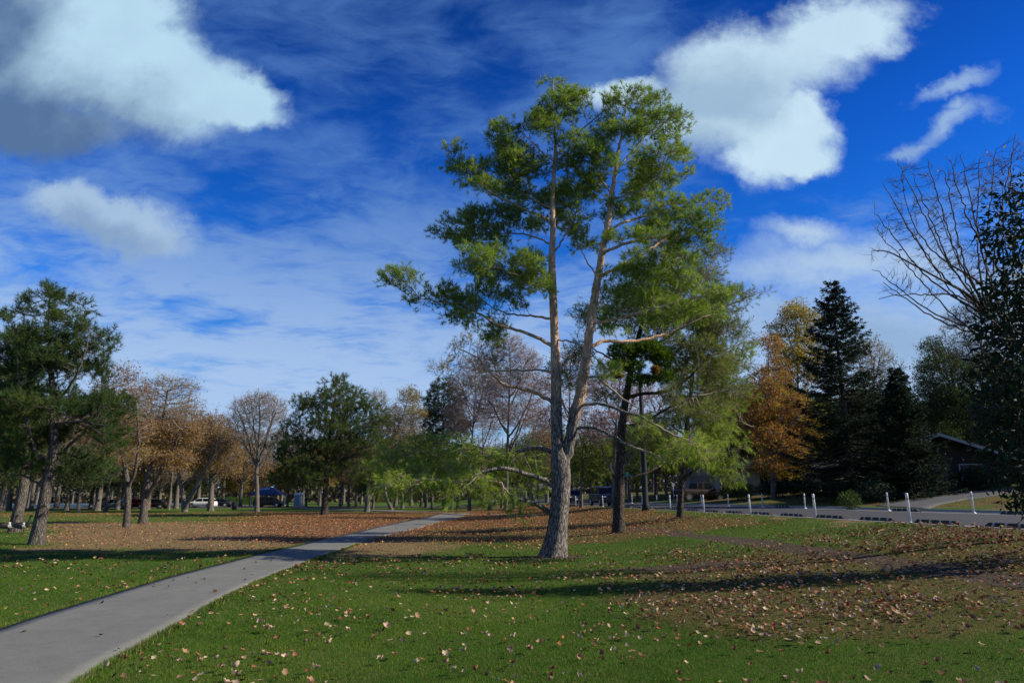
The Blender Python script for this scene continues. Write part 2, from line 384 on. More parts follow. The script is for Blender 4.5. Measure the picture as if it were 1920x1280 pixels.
TREE_SPOTS = [G(1037, 1043), G(1160, 998), G(1275, 970)]
def zones(x, y):
    """dry grass, leaf litter, bare soil weights at world points"""
    x = np.asarray(x, float); y = np.asarray(y, float)
    a = x / np.maximum(y, 1.0); ly = np.log(np.maximum(y, 1.0)); s = x * CA + y * SA
    nz = fbm2(x, y, .35, 1) - .5; nf = fbm2(x, y, 1.4, 2) - .5
    ps = path_side(x, y)
    def band(v, lo, hi, so): return sstep(v, lo - so, lo + so) * sstep(-v, -hi - so, -hi + so)
    dry = band(a + nz * .15, -.66, -.10, .07) * band(ly + nz * .35, np.log(20.5), np.log(47), .10)
    dry = np.maximum(dry, .55 * band(ps + nz * 1.5, .0, .5, .35) * band(y, 15, 40, 4))
    dry = np.maximum(dry, .6 * sstep(a + nz, .30, .5) * band(ly, np.log(17), np.log(34), .2) * sstep(nz + nf, .02, .12))
    lit = sstep(a + nz * .12, -.13, -.06) * band(ly + nz * .45 + nf * .2, np.log(24), np.log(110), .10) * (s < 13.1)
    lit *= 1 - .85 * sstep(s + nz * 2, 11.2, 12.4)
    lit *= 1 - .55 * sstep(nz + nf * .5, .03, .16) * sstep(a, .1, .3)
    lit = np.maximum(lit, band(a + nz * .14, -.36, -.10, .09) * band(ly + nz * .25, np.log(27), np.log(80), .12))
    lit = np.maximum(lit, .30 * (a < -.1) * sstep(ly, np.log(50), np.log(90)))
    fore = sstep(a + nz * .25 + nf * .15, .10, .28) * band(ly + nz * .35 + nf * .15, np.log(8.1), np.log(16.5), .15)
    fore = np.maximum(fore, .45 * sstep(a + nz * .3, .02, .12) * band(ly + nz * .3, np.log(12.4), np.log(15.5), .1))
    far = sstep(s, 24.7, 26) * sstep(nz + nf + .12, -.02, .12)
    lit = np.maximum(lit, np.maximum(fore, far * .9))
    td = pline_dist(x, y, trail)
    soil = sstep(-(td + nf * .5), -.62, -.22)
    for (gx, gy, gz), rr in zip(TREE_SPOTS, (.95, .7, .55)):
        soil = np.maximum(soil, .9 * sstep(-(np.hypot((x - gx) * .8, (y - gy) * 1.1) + nf * .9), -rr, -rr * .5))
    soil = np.maximum(soil, .75 * sstep(-(np.hypot((x - 3.6) / 2.1, (y - 15.6) / 1.0) + nf * 1.2), -1.0, -.6))
    return np.clip(dry, 0, 1), np.clip(lit, 0, 1), np.clip(soil, 0, 1)

def ground_mat():
    m, t = newmat('ground'); co = t.node('ShaderNodeTexCoord', out=3)
    z = t.node('ShaderNodeAttribute', out=0, attribute_name='zone'); sp = t.node('ShaderNodeSeparateColor', (z,), out=None)
    dry, lit, soil = sp.outputs
    n1 = t.noise(co, .35, 6, .6); n2 = t.noise(co, 3.0, 7, .65); n3 = t.noise(co, 28, 5, .7); n4 = t.noise(co, 90, 3, .6)
    g = t.mix(t.lin(n1, .3, .7), (.034, .088, .009), (.080, .145, .018))
    g = t.mix(t.lin(n2, .40, .72, 0, .6), g, (.085, .085, .028))
    g = t.mix(t.lin(n3, .3, .7), t.mix(1.0, g, (.55, .55, .5), 'MULTIPLY'), t.mix(1.0, g, (1.4, 1.35, 1.2), 'MULTIPLY'))
    d = t.mix(t.lin(n2, .3, .7), (.17, .115, .055), (.34, .25, .13)); d = t.mix(t.lin(n3, .3, .7), t.mix(1.0, d, (.55, .5, .5), 'MULTIPLY'), d)
    l = t.mix(t.lin(n3, .35, .65), (.035, .018, .010), (.13, .06, .03)); l = t.mix(t.smooth(n4, .55, .62), l, (.34, .22, .13))
    so_ = t.mix(t.lin(n3, .3, .7), (.042, .033, .024), (.105, .084, .060)); so_ = t.mix(t.smooth(n4, .6, .66), so_, (.22, .16, .11))
    def thr(w, k=.55): return t.smooth(t.m('ADD', w, t.m('MULTIPLY', t.m('SUBTRACT', t.m('ADD', t.m('MULTIPLY', n2, .5), t.m('MULTIPLY', n3, .5)), .5), k * 2)), .3, .7)
    c = t.mix(thr(dry), g, d); c = t.mix(t.m('MULTIPLY', thr(lit), .62), c, l); c = t.mix(thr(soil, .35), c, so_)
    hh = t.m('ADD', n3, t.m('MULTIPLY', n4, .6))
    finish(t, bsdf(t, c, .95, .1, bumpn(t, hh, .035))); return m

def build_ground():
    ss = np.unique(np.r_[np.linspace(-700, -60, 17), np.arange(-60, -24, 2.0), np.arange(-24, 17, .4), np.array(PS[1:-1]), 13.05, 13.2, 13.215, np.arange(25, 60, 1.0), np.linspace(60, 700, 20)])
    tt = np.unique(np.r_[np.arange(-60, 2, 4.0), np.arange(2, 45, .4), np.arange(45, 130, 1.6), np.linspace(130, 1600, 40)])
    S_, T_ = np.meshgrid(ss, tt); X, Y = S2W(S_, T_); Z = hgt(X, Y)
    V = np.stack([X, Y, Z], -1).reshape(-1, 3); a, b = S_.shape
    i, j = np.meshgrid(np.arange(a - 1), np.arange(b - 1), indexing='ij'); q = (i * b + j).ravel()
    Fc = np.stack([q, q + 1, q + b + 1, q + b], 1)
    d, l, so_ = zones(V[:, 0], V[:, 1])
    tag(mesh_np('ground', V, Fc, ground_mat(), attrs={'zone': np.stack([d, l, so_], 1)}, smooth=True), kind='structure')
build_ground()

# paved surfaces
def concrete_mat(name, col, joint=0.0):
    m, t = newmat(name); co = t.node('ShaderNodeTexCoord', out=3)
    n1 = t.noise(co, .5, 5, .6); n2 = t.noise(co, 40, 4, .7); n3 = t.noise(co, 3.5, 6, .7)
    c = t.mix(t.lin(n1, .3, .7), tuple(v * .86 for v in col), tuple(v * 1.1 for v in col))
    c = t.mix(t.lin(n3, .42, .72, 0, .5), c, tuple(v * .62 for v in col))
    c = t.mix(t.lin(n2, .3, .7), t.mix(1.0, c, (.85, .85, .85), 'MULTIPLY'), t.mix(1.0, c, (1.1, 1.1, 1.1), 'MULTIPLY'))
    finish(t, bsdf(t, c, .9, .2, bumpn(t, n2, .004))); return m
M['concrete'] = concrete_mat('concrete', (.168, .172, .155))
M['asphalt'] = concrete_mat('asphalt', (.058, .060, .066))
M['gutter'] = concrete_mat('gutter', (.36, .36, .35))
M['drive'] = concrete_mat('drive', (.095, .098, .10))
ribbon('path', pathL, pathR, M['concrete'], .022, n=110, m=8)
ribbon('cross_path', cross_path[0], cross_path[1], M['concrete'], .03, n=60, m=2)
def strip(name, s0, s1, t0, t1, mat, lift, n=60, m=4, z=None):
    A = [(*S2W(s0, t), 0) for t in np.linspace(t0, t1, n)]; B = [(*S2W(s1, t), 0) for t in np.linspace(t0, t1, n)]
    return ribbon(name, A, B, mat, lift, n=n, m=m, skirt=.0)
strip('road', 13.62, 24.10, -30, 420, M['asphalt'], .012, n=120, m=10)
strip('near_gutter', 13.215, 13.62, -30, 420, M['gutter'], .016, m=2)
strip('far_gutter', 24.10, 24.49, -30, 420, M['gutter'], .016, m=2)
M['paint'] = simple('paint', (.62, .62, .60), .8, .25, 12)
strip('lane_line', 14.72, 14.84, -30, 420, M['paint'], .017, m=1)
strip('lane_line', 22.60, 22.72, -30, 420, M['paint'], .017, m=1)
def kerb(s0, s1):
    mb = MB(); tl = list(np.arange(-30, 421, 3.0)); vs = []
    for t in tl:
        for s, dz in ((s0, -.25), (s0, .13), (s1, .13), (s1, -.25)):
            x, y = S2W(s, t); zr = float(np.interp(13.4 if s0 < 20 else 24.3, PS, PH)); vs.append((x, y, zr + dz))
    fs = [(4 * k + a, 4 * k + 4 + a, 4 * k + 4 + (a + 1) % 4, 4 * k + (a + 1) % 4) for k in range(len(tl) - 1) for a in range(4)]
    mb.add(vs, fs); tag(mb.build('kerb', M['gutter']), kind='structure')
kerb(13.04, 13.22); kerb(24.48, 24.66)
dl = [G(*p) for p in [(1640, 948), (1698, 937), (1764, 927), (1830, 920), (1905, 914.5), (1990, 908)]]
dr = [G(*p) for p in [(1742, 954), (1764, 945), (1815, 935.5), (1905, 924.5), (1990, 917)]]
ribbon('driveway', dl, dr, M['drive'], .035, n=30, m=6)
# far parking road, sandy strip, lake
def flat(name, pts, mat, lift, n=30):
    P = [np.array([x, y, 0.]) for x, y in pts]; return ribbon(name, [P[0], P[1]], [P[3], P[2]], mat, lift, n=n, m=3, skirt=0)
flat('parking_road', [(-95, 112), (-8, 112), (-8, 128), (-95, 128)], M['drive'], .03)
M['sand'] = simple('sand', (.42, .33, .24), .95, .2, 1.5)
flat('sand_court', [(-62, 131), (-46, 131), (-46, 150), (-62, 150)], M['sand'], .04)
mw, tw = newmat('water'); cw = tw.node('ShaderNodeTexCoord', out=3)
finish(tw, bsdf(tw, (.05, .10, .14), .12, .6, bumpn(tw, tw.noise(tw.node('ShaderNodeMapping', {'Vector': cw, 'Scale': (.4, 1.4, 1)}), 1.2, 4), .12)))
flat('water', [(-190, 138), (-70, 138), (-95, 320), (-330, 320)], mw, .05)

# ------------------------------------------------------------------ tree engine
def unit(a): return a / np.maximum(np.linalg.norm(a, axis=-1, keepdims=True), 1e-9)
def smooth_poly(P, step):
    """Catmull-Rom through rows of P (any columns, first three are xyz), resampled at about step"""
    P = np.asarray(P, float)
    if len(P) > 2:
        Q = np.vstack([2 * P[0] - P[1], P, 2 * P[-1] - P[-2]]); out = []
        for i in range(1, len(Q) - 2):
            p0, p1, p2, p3 = Q[i - 1:i + 3]
            for t_ in np.linspace(0, 1, 6, endpoint=False):
                out.append(.5 * (2 * p1 + (p2 - p0) * t_ + (2 * p0 - 5 * p1 + 4 * p2 - p3) * t_ ** 2 + (3 * p1 - p0 - 3 * p2 + p3) * t_ ** 3))
        out.append(P[-1]); P = np.array(out)
    d = np.r_[0, np.cumsum(np.linalg.norm(np.diff(P[:, :3], axis=0), axis=1))]
    n = max(2, int(round(d[-1] / step)) + 1); u = np.linspace(0, d[-1], n)
    return np.stack([np.interp(u, d, P[:, k]) for k in range(P.shape[1])], 1)

class Skel:
    def __init__(s): s.p = []; s.par = []; s.r = []
    def add_line(s, P, parent=-1):
        """P rows: x y z radius(0 = free)"""
        for q in P:
            s.p.append(q[:3]); s.par.append(parent); s.r.append(q[3] if len(q) > 3 else 0.0); parent = len(s.p) - 1
        return parent
    def nearest(s, q, lo=0, hi=None):
        A = np.array(s.p[lo:hi]); return lo + int(np.argmin(np.linalg.norm(A - q, axis=1)))

def colonize(sk, att, step, dk, g, maxit=160, up=0.0, jit=.18, maxc=4, start=0, inertia=.35):
    n0 = len(sk.p); cap = n0 + 60000
    P = np.zeros((cap, 3)); P[:n0] = sk.p; par = np.full(cap, -1); par[:n0] = sk.par; cc = np.zeros(cap, int); n = n0
    for q in sk.par:
        if q >= 0: cc[q] += 1
    D = np.zeros((cap, 3))
    for i, q in enumerate(sk.par):
        if q >= 0: D[i] = P[i] - P[q]
    D[:n0] = unit(D[:n0])
    cc[:start] = 99
    near = np.zeros(len(att), int); dist = np.full(len(att), 1e9)
    for a in range(start, n0, 400):
        dm = np.linalg.norm(att[:, None] - P[None, a:min(a + 400, n0)], axis=2); k = dm.argmin(1); v = dm[np.arange(len(att)), k]
        b = v < dist; near[b] = a + k[b]; dist[b] = v[b]
    for it in range(maxit):
        keep = dist > dk; keep &= cc[near] < 10
        att, near, dist = att[keep], near[keep], dist[keep]
        if not len(att): break
        u, inv = np.unique(near, return_inverse=True); sm = np.zeros((len(u), 3)); dv = unit(att - P[near])
        # a node that has already branched heads for the attractor closest to it, a free tip for the average
        fi = np.lexsort((dist, inv)); first = fi[np.r_[True, inv[fi][1:] != inv[fi][:-1]]]
        wgt = np.ones(len(att)) ; np.add.at(sm, inv, dv * wgt[:, None])
        br = cc[u] >= 1; sm[br] = dv[first][br]
        d = unit(unit(sm) + D[u] * np.where(br, 0.15, inertia)[:, None] + g.normal(0, jit, (len(u), 3)) + np.array([0, 0, up]))
        newp = P[u] + d * step; k = len(u)
        if n + k >= cap: break
        P[n:n + k] = newp; par[n:n + k] = u; D[n:n + k] = d; cc[u] += 1
        for a in range(0, k, 800):
            dm = np.linalg.norm(att[:, None] - newp[None, a:a + 800], axis=2); kk = dm.argmin(1); v = dm[np.arange(len(att)), kk]
            b = v < dist; near[b] = n + a + kk[b]; dist[b] = v[b]
        # attractors that made no progress are dropped by the child count limit
        n += k
    sk.p = list(P[:n]); sk.par = list(par[:n]); sk.r = list(sk.r) + [0.0] * (n - n0)

def radii(sk, rt, e=2.3, rmax=1e9):
    par = np.array(sk.par); n = len(par); acc = np.zeros(n); r = np.zeros(n); te = rt ** e; spec = np.array(sk.r)
    for i in range(n - 1, -1, -1):
        v = acc[i] if acc[i] > 0 else te
        r[i] = v ** (1 / e)
        if par[i] >= 0: acc[par[i]] += v + te * .03
    r = np.minimum(r, rmax)
    r = np.where(spec > 0, spec, r)
    # a free child never thicker than its parent
    for i in range(n):
        if par[i] >= 0 and spec[i] <= 0: r[i] = min(r[i], r[par[i]] * .95)
    return r
def chains(sk, r):
    par = np.array(sk.par); n = len(par); best = np.full(n, -1)
    order = np.argsort(r, kind='stable')
    spec = np.array(sk.r)
    for i in order:
        p = par[i]
        if p >= 0:
            b = best[p]
            if b < 0 or (spec[i] > 0) >= (spec[b] > 0): best[p] = i
    out = []
    for i in range(n):
        if par[i] < 0 or best[par[i]] != i:
            c = [i]
            while best[c[-1]] >= 0: c.append(best[c[-1]])
            out.append(([par[i]] if par[i] >= 0 else []) + c)
    return out, best
def smooth_nodes(sk, best, it=2, lo=0):
    P = np.array(sk.p); par = np.array(sk.par); i = np.arange(len(P)); m = (par >= 0) & (best >= 0) & (i >= lo)
    for _ in range(it):
        Q = P.copy(); Q[m] = P[m] * .5 + P[par[m]] * .25 + P[best[m]] * .25; P = Q
    sk.p = list(P)
def tubes(chs, P, r, lo, hi, flare=None, lump=0.0):
    """tube surface for the parts of the chains whose radius lies in [lo, hi)"""
    VV, Q = [], []; nb = 0
    for c in chs:
        idx = np.array(c); rr = r[idx].copy()
        if len(c) > 1 and r[idx[0]] > rr[1] * 1.15: rr[0] = rr[1] * 1.08
        if rr.max() < lo or len(idx) < 2: continue
        k0, k1 = 0, len(idx)
        sel = (rr >= lo) & (rr < hi)
        if not sel.any(): continue
        a = np.argmax(sel); b = len(sel) - np.argmax(sel[::-1])
        a = max(0, a - 1) if a > 0 else 0
        if b < len(idx): b = b + 0
        idx = idx[a:b]; rr = rr[a:b]
        if len(idx) < 2: continue
        p = P[idx]; t = np.gradient(p, axis=0); t = unit(t); m = t.mean(0)
        ref = np.eye(3)[np.argmin(np.abs(m))]
        u = unit(np.cross(t, ref)); w = np.cross(t, u)
        R_ = rr.max(); ns = 20 if R_ > .2 else 12 if R_ > .1 else 8 if R_ > .04 else 5 if R_ > .018 else 3
        ang = np.arange(ns) * 2 * pi / ns
        rad = rr[:, None] * np.ones(ns)
        if lump and R_ > .06:
            ph = idx[0] * 1.7
            rad = rad * (1 + lump * np.sin(ang[None] * 3 + ph + p[:, 2:3] * 2.3) * .5 + lump * np.sin(ang[None] * 5 + ph * 2 - p[:, 2:3] * 1.1) * .5)
        if flare is not None and c[0] == 0:
            h = p[:, 2] - P[0][2]
            f = np.exp(-np.maximum(h, 0) / flare[1]) * flare[0]
            rad = rad * (1 + f[:, None] * (1 + .45 * np.sin(ang[None] * 5 + 1.0) + .25 * np.sin(ang[None] * 8 + 2)))
        V = p[:, None] + rad[..., None] * (np.cos(ang)[None, :, None] * u[:, None] + np.sin(ang)[None, :, None] * w[:, None])
        VV.append(V.reshape(-1, 3)); k = len(idx)
        i, j = np.meshgrid(np.arange(k - 1), np.arange(ns), indexing='ij'); j2 = (j + 1) % ns
        Q.append(np.stack([nb + i * ns + j, nb + i * ns + j2, nb + (i + 1) * ns + j2, nb + (i + 1) * ns + j], -1).reshape(-1, 4)); nb += k * ns
    if not VV: return None, None
    return np.concatenate(VV), np.concatenate(Q)

def needles(P, D, g, n=14, ln=.1, w=.008, shoot=.15, ang=(25, 70), droop=.15, tint=None, lv=.25):
    """bottle-brush shoots: P,D (m,3)"""
    m = len(P); U = unit(np.cross(D, g.normal(size=(m, 3)))); Vv = np.cross(D, U)
    t = g.random((m, n)); ph = g.random((m, n)) * 2 * pi; th = np.radians(g.uniform(ang[0], ang[1], (m, n)) * (1.1 - .5 * t))
    base = P[:, None] + D[:, None] * (t * shoot)[..., None]
    nd = np.cos(th)[..., None] * D[:, None] + np.sin(th)[..., None] * (np.cos(ph)[..., None] * U[:, None] + np.sin(ph)[..., None] * Vv[:, None])
    nd[..., 2] -= droop; nd = unit(nd)
    L = ln * (1 + g.uniform(-lv, lv, (m, n)))
    sd = unit(np.cross(nd, g.normal(size=(m, n, 3)))) * (w / 2)
    tip = base + nd * L[..., None]
    V = np.stack([base - sd, base + sd, tip], 2).reshape(-1, 3)
    Fc = np.arange(m * n * 3).reshape(-1, 3)
    if tint is None: tint = g.random(m)
    tn = np.repeat(np.clip(tint[:, None] + g.uniform(-.12, .12, (m, n)), 0, 1).ravel(), 3)
    return V, Fc, tn
def leaves(P, D, g, size=.08, wid=.5, droop=.3, tint=None, sv=.35, spread=.06, flat=.0):
    m = len(P); d = unit(D + g.normal(0, .8, (m, 3)) + np.array([0, 0, -droop])); L = size * (1 + g.uniform(-sv, sv, m))[:, None]
    rnd = g.normal(size=(m, 3)) + np.array([0, 0, flat]); s = unit(np.cross(d, rnd)) * L * wid / 2; nn = unit(np.cross(s, d))
    b = P + g.normal(0, spread, (m, 3)); mid = b + d * L * .45
    fold = nn * L * .08
    V = np.stack([b, mid - s + fold, b + d * L, mid + s + fold], 1).reshape(-1, 3)
    i = np.arange(m) * 4; Fc = np.concatenate([np.stack([i, i + 1, i + 2], 1), np.stack([i, i + 2, i + 3], 1)])
    if tint is None: tint = g.random(m)
    return V, Fc, np.repeat(np.clip(tint, 0, 1), 4)

BS = 1.22
def sprays(P, D, g, n=3, ln=.4, r=.005, sp=.7, up=.2, curve=.3):
    m = len(P) * n; P = np.repeat(P, n, 0); D = np.repeat(D, n, 0)
    d = unit(D + g.normal(0, sp, (m, 3)) + np.array([0, 0, up])); L = ln * g.uniform(.4, 1.2, (m, 1))
    d2 = unit(d + g.normal(0, curve, (m, 3)) + np.array([0, 0, up * .6])); mid = P + d * L * .5; tip = mid + d2 * L * .5
    u = unit(np.cross(d, g.normal(size=(m, 3)))); w = np.cross(d, u); rings = []
    for c, rr in ((P, r), (mid, r * .7)):
        for k in range(3): rings.append(c + (u * cos(k * 2.0944) + w * sin(k * 2.0944)) * rr)
    V = np.stack(rings + [tip], 1).reshape(-1, 3); b = np.arange(m)[:, None] * 7
    Q = np.concatenate([b + np.array([[k, (k + 1) % 3, 3 + (k + 1) % 3, 3 + k]]) for k in range(3)]); T = np.concatenate([b + np.array([[3 + k, 3 + (k + 1) % 3, 6]]) for k in range(3)])
    return V, Q, T, P, mid, tip, d, d2
def blob_points(base, Y0, blobs, rho, g, clump=None):
    """attractors inside ellipsoids; a blob is (px, py, rx, ry, dY, rdY) in photograph pixels at the tree's own distance"""
    out = []
    for b in blobs:
        px, py, rx, ry = b[:4]; dY = b[4] if len(b) > 4 else 0; k = 1 / F * (Y0 + dY)
        rd = b[5] if len(b) > 5 else (rx + ry) / 2 * k; rr = b[6] if len(b) > 6 else 1.0
        c = W(px, py, Y0 + dY) - base; ex = np.array([rx * k, rd, ry * k]) * BS; vol = 4.19 * ex.prod()
        n = max(6, int(vol * rho * rr)); q = g.normal(size=(n, 3)); q = unit(q) * (g.random((n, 1)) ** (1 / 2.4)) * ex
        if clump and len(b) < 8:
            nc = max(3, int(ex.prod() * 4.19 * clump[0] * rr)); cc_ = unit(g.normal(size=(nc, 3))) * (g.random((nc, 1)) ** (1 / 2.6)) * ex
            w_ = g.normal(size=(n, 3)); w_ = unit(w_) * (g.random((n, 1)) ** (1 / 2)) * clump[1] * np.array([1.25, 1.25, .65]) * g.uniform(.7, 1.25, (nc, 1))[g.integers(0, nc, n)]
            q = cc_[g.integers(0, nc, n)] + w_
        out.append(c + q)
    return np.concatenate(out)

def limbs_for(tr, blobs, seed):
    """rising limbs from the stem to every clump of the crown"""
    g = np.random.default_rng(seed + 500); T = np.array([(a, b, c) for a, b, c, w in tr], float); out = []; top, bot = T[:, 1].min(), T[:, 1].max()
    bl = sorted(blobs, key=lambda b: -b[1])
    for b in bl:
        px, py, dY = b[0], b[1], b[4]; y0 = min(py + abs(px - T[0, 0]) * g.uniform(1.0, 1.6) + (bot - top) * g.uniform(.06, .16), bot - (bot - top) * g.uniform(.20, .34)); y0 = max(y0, top + 6)
        if y0 <= py + 4: y0 = py + 8
        o_ = np.argsort(T[:, 1]); x0 = np.interp(y0, T[o_, 1], T[o_, 0]); d0 = np.interp(y0, T[o_, 1], T[o_, 2])
        q = []
        for f, fx in ((0, 0), (.35, .48), (.7, .8), (1.0, 1.0)): q.append((x0 + (px - x0) * fx, y0 + (py - y0) * f, d0 + (dY - d0) * fx, 0))
        out.append(('n', q))
    return out
def tree(name, label, cat, base, lines, blobs, fol, bark, twig, step=.2, rho=14, dk=None, tip=.005, e=2.3, up=0.05, seed=1, group=None,
         flare=(.22, .35), thick=.03, attract_lo=0, parent_r=1e9, lump=.06, jit=.18, gap=0.0, wood_tip=None, deadfol=None, e2=None, start=0, inertia=.35, q=True, spray=None, autolimb=False, clump=None):
    """lines: list of (attach, [(px,py,dY,width_px) ...]); attach None for the trunk, 'near' to join the closest node"""
    g = np.random.default_rng(seed); base = np.array(base, float); Y0 = base[1]; k = 1 / F * Y0
    q0 = q
    if autolimb: lines = list(lines) + limbs_for(lines[0][1], blobs, seed)
    if q: step *= .66; rho *= 8; start = int(start / .66)
    sk = Skel()
    for li, (att, pts) in enumerate(lines):
        P = []
        for q_ in pts:
            w_ = q_[3] if len(q_) > 3 else 0
            p = W(q_[0], q_[1], Y0 + (q_[2] if len(q_) > 2 else 0)) - base; P.append([*p, w_ * k / 2 * (.72 if q0 else .86)])
        P = np.array(P)
        if li == 0: P[0, :3] = (0, 0, -.12)
        if att is None: sk.add_line(smooth_poly(P, step))
        else:
            j = sk.nearest(P[0, :3]); P2 = P.copy(); P2[0, :3] = sk.p[j]
            Q = smooth_poly(P2, step)[1:]
            Q[:, :3] += g.normal(0, step * .10, (len(Q), 3)); sk.add_line(Q, j)
    n0 = len(sk.p)
    att = blob_points(base, Y0, blobs, rho, g, clump)
    if gap:
        # open gaps in the crown
        f = np.sin(att[:, 0] * 1.9 / gap + seed) + np.sin(att[:, 2] * 2.3 / gap + 2 * seed) + np.sin(att[:, 1] * 1.7 / gap + 3 * seed)
        att = att[f > -.9]
    colonize(sk, att, step, dk or step * 1.25, g, up=up, start=start, jit=jit, inertia=inertia)
    r = radii(sk, tip, e); chs, best = chains(sk, r); smooth_nodes(sk, best, 2, n0)
    P = np.array(sk.p)
    o = empty(name, base, label=label, cat=cat, group=group)
    V, Q = tubes(chs, P, r, thick, 9, flare, lump)
    if V is not None: mesh_np('trunk', V, Q, bark, o, smooth=True)
    rw = r.copy()
    if wood_tip: rw = np.where(r < wood_tip, wood_tip + (r - tip) * .6, r)
    V, Q = tubes(chs, P, rw, 0, thick)
    par = np.array(sk.par); Dn = np.zeros_like(P); ok = par >= 0; Dn[ok] = unit(P[ok] - P[par[ok]])
    ends = None
    if spray:
        sel = np.where((r < spray.get('rmax', tip * 2.5)) & (np.arange(len(r)) >= n0) & ok)[0]; sel = sel[g.random(len(sel)) < spray.get('p', 1)]
        SV, SQ, STr, sp0, sp1, sp2, sd1, sd2 = sprays(P[sel], Dn[sel], g, spray['n'], spray['ln'], spray['r'], spray.get('sp', .7), spray.get('up', .2)); ends = (sp0, sp1, sp2, sd1, sd2)
        nv = len(V); V = np.concatenate([V, SV]); Q = [Q, SQ + nv, STr + nv]
    if V is not None: mesh_np('branches', V, Q, twig, o)
    if fol:
        FV, FF, FT, nb = [], [], [], 0
        for f in (fol if isinstance(fol, list) else [fol]):
            thr = f.get('rmax', tip * 2.2); sel = np.where((r < thr) & (np.arange(len(r)) >= n0) & ok)[0]
            if ends is not None and not f.get('wood'):
                pq = f.get('per', 1); k_ = np.repeat(np.arange(len(ends[0])), pq); u_ = g.random((len(k_), 1)) * .85 + .15 if f.get('kind') != 'needle' else g.uniform(.35, .75, (len(k_), 1))
                pp = np.where(u_ < .5, ends[0][k_] + (ends[1][k_] - ends[0][k_]) * u_ * 2, ends[1][k_] + (ends[2][k_] - ends[1][k_]) * (u_ * 2 - 1)); dd = unit(ends[4][k_] + g.normal(0, f.get('dj', .2), (len(k_), 3)) + np.array([0, 0, f.get('up', .1) * .5]))
                kp = g.random(len(pp)) < f.get('p', 1)
                if 'where' in f: kp &= f['where'](pp + base)
                pp, dd = pp[kp], dd[kp]
                if not len(pp): continue
            else: pp = None
            z = P[sel, 2]; keep = g.random(len(sel)) < f.get('p', 1.0)
            if 'zr' in f: keep &= (z > f['zr'][0]) & (z < f['zr'][1])
            if 'where' in f: keep &= f['where'](P[sel] + base)
            sel = sel[keep]
            if not len(sel) and pp is None: continue
            if pp is None:
              rep = f.get('rep', 1); sel = np.repeat(sel, rep)
              back = P[par[sel]]; tt = g.random((len(sel), 1)) if rep > 1 or f.get('along') else np.ones((len(sel), 1)) * .6
              pp = back + (P[sel] - back) * tt; dd = unit(Dn[sel] + g.normal(0, f.get('dj', .35), (len(sel), 3)) + np.array([0, 0, f.get('up', .1)]))
            # tint: broad clumps plus per-shoot variation; lighter shoots where the crown is young
            cl = np.sin(pp[:, 0] * 1.3 + seed) * np.sin(pp[:, 1] * 1.1) * np.sin(pp[:, 2] * 1.6 + seed * 2)
            tint = np.clip(f.get('tm', .45) + .22 * cl + g.normal(0, f.get('tv', .18), len(pp)), 0, 1)
            if f['kind'] == 'needle': V, Q, T = needles(pp, dd, g, f['n'], f['ln'], f['w'], f.get('shoot', .15), f.get('ang', (25, 70)), f.get('droop', .15), tint)
            else: V, Q, T = leaves(pp, dd, g, f['size'], f.get('wid', .5), f.get('droop', .3), tint, spread=f.get('spread', .06))
            if f.get('mat'):
                mesh_np(f.get('name', 'foliage'), V, Q, f['mat'], o, attrs={'tint': T})
            else: raise ValueError
    o['n'] = 0; del o['n']
    return o, sk, r

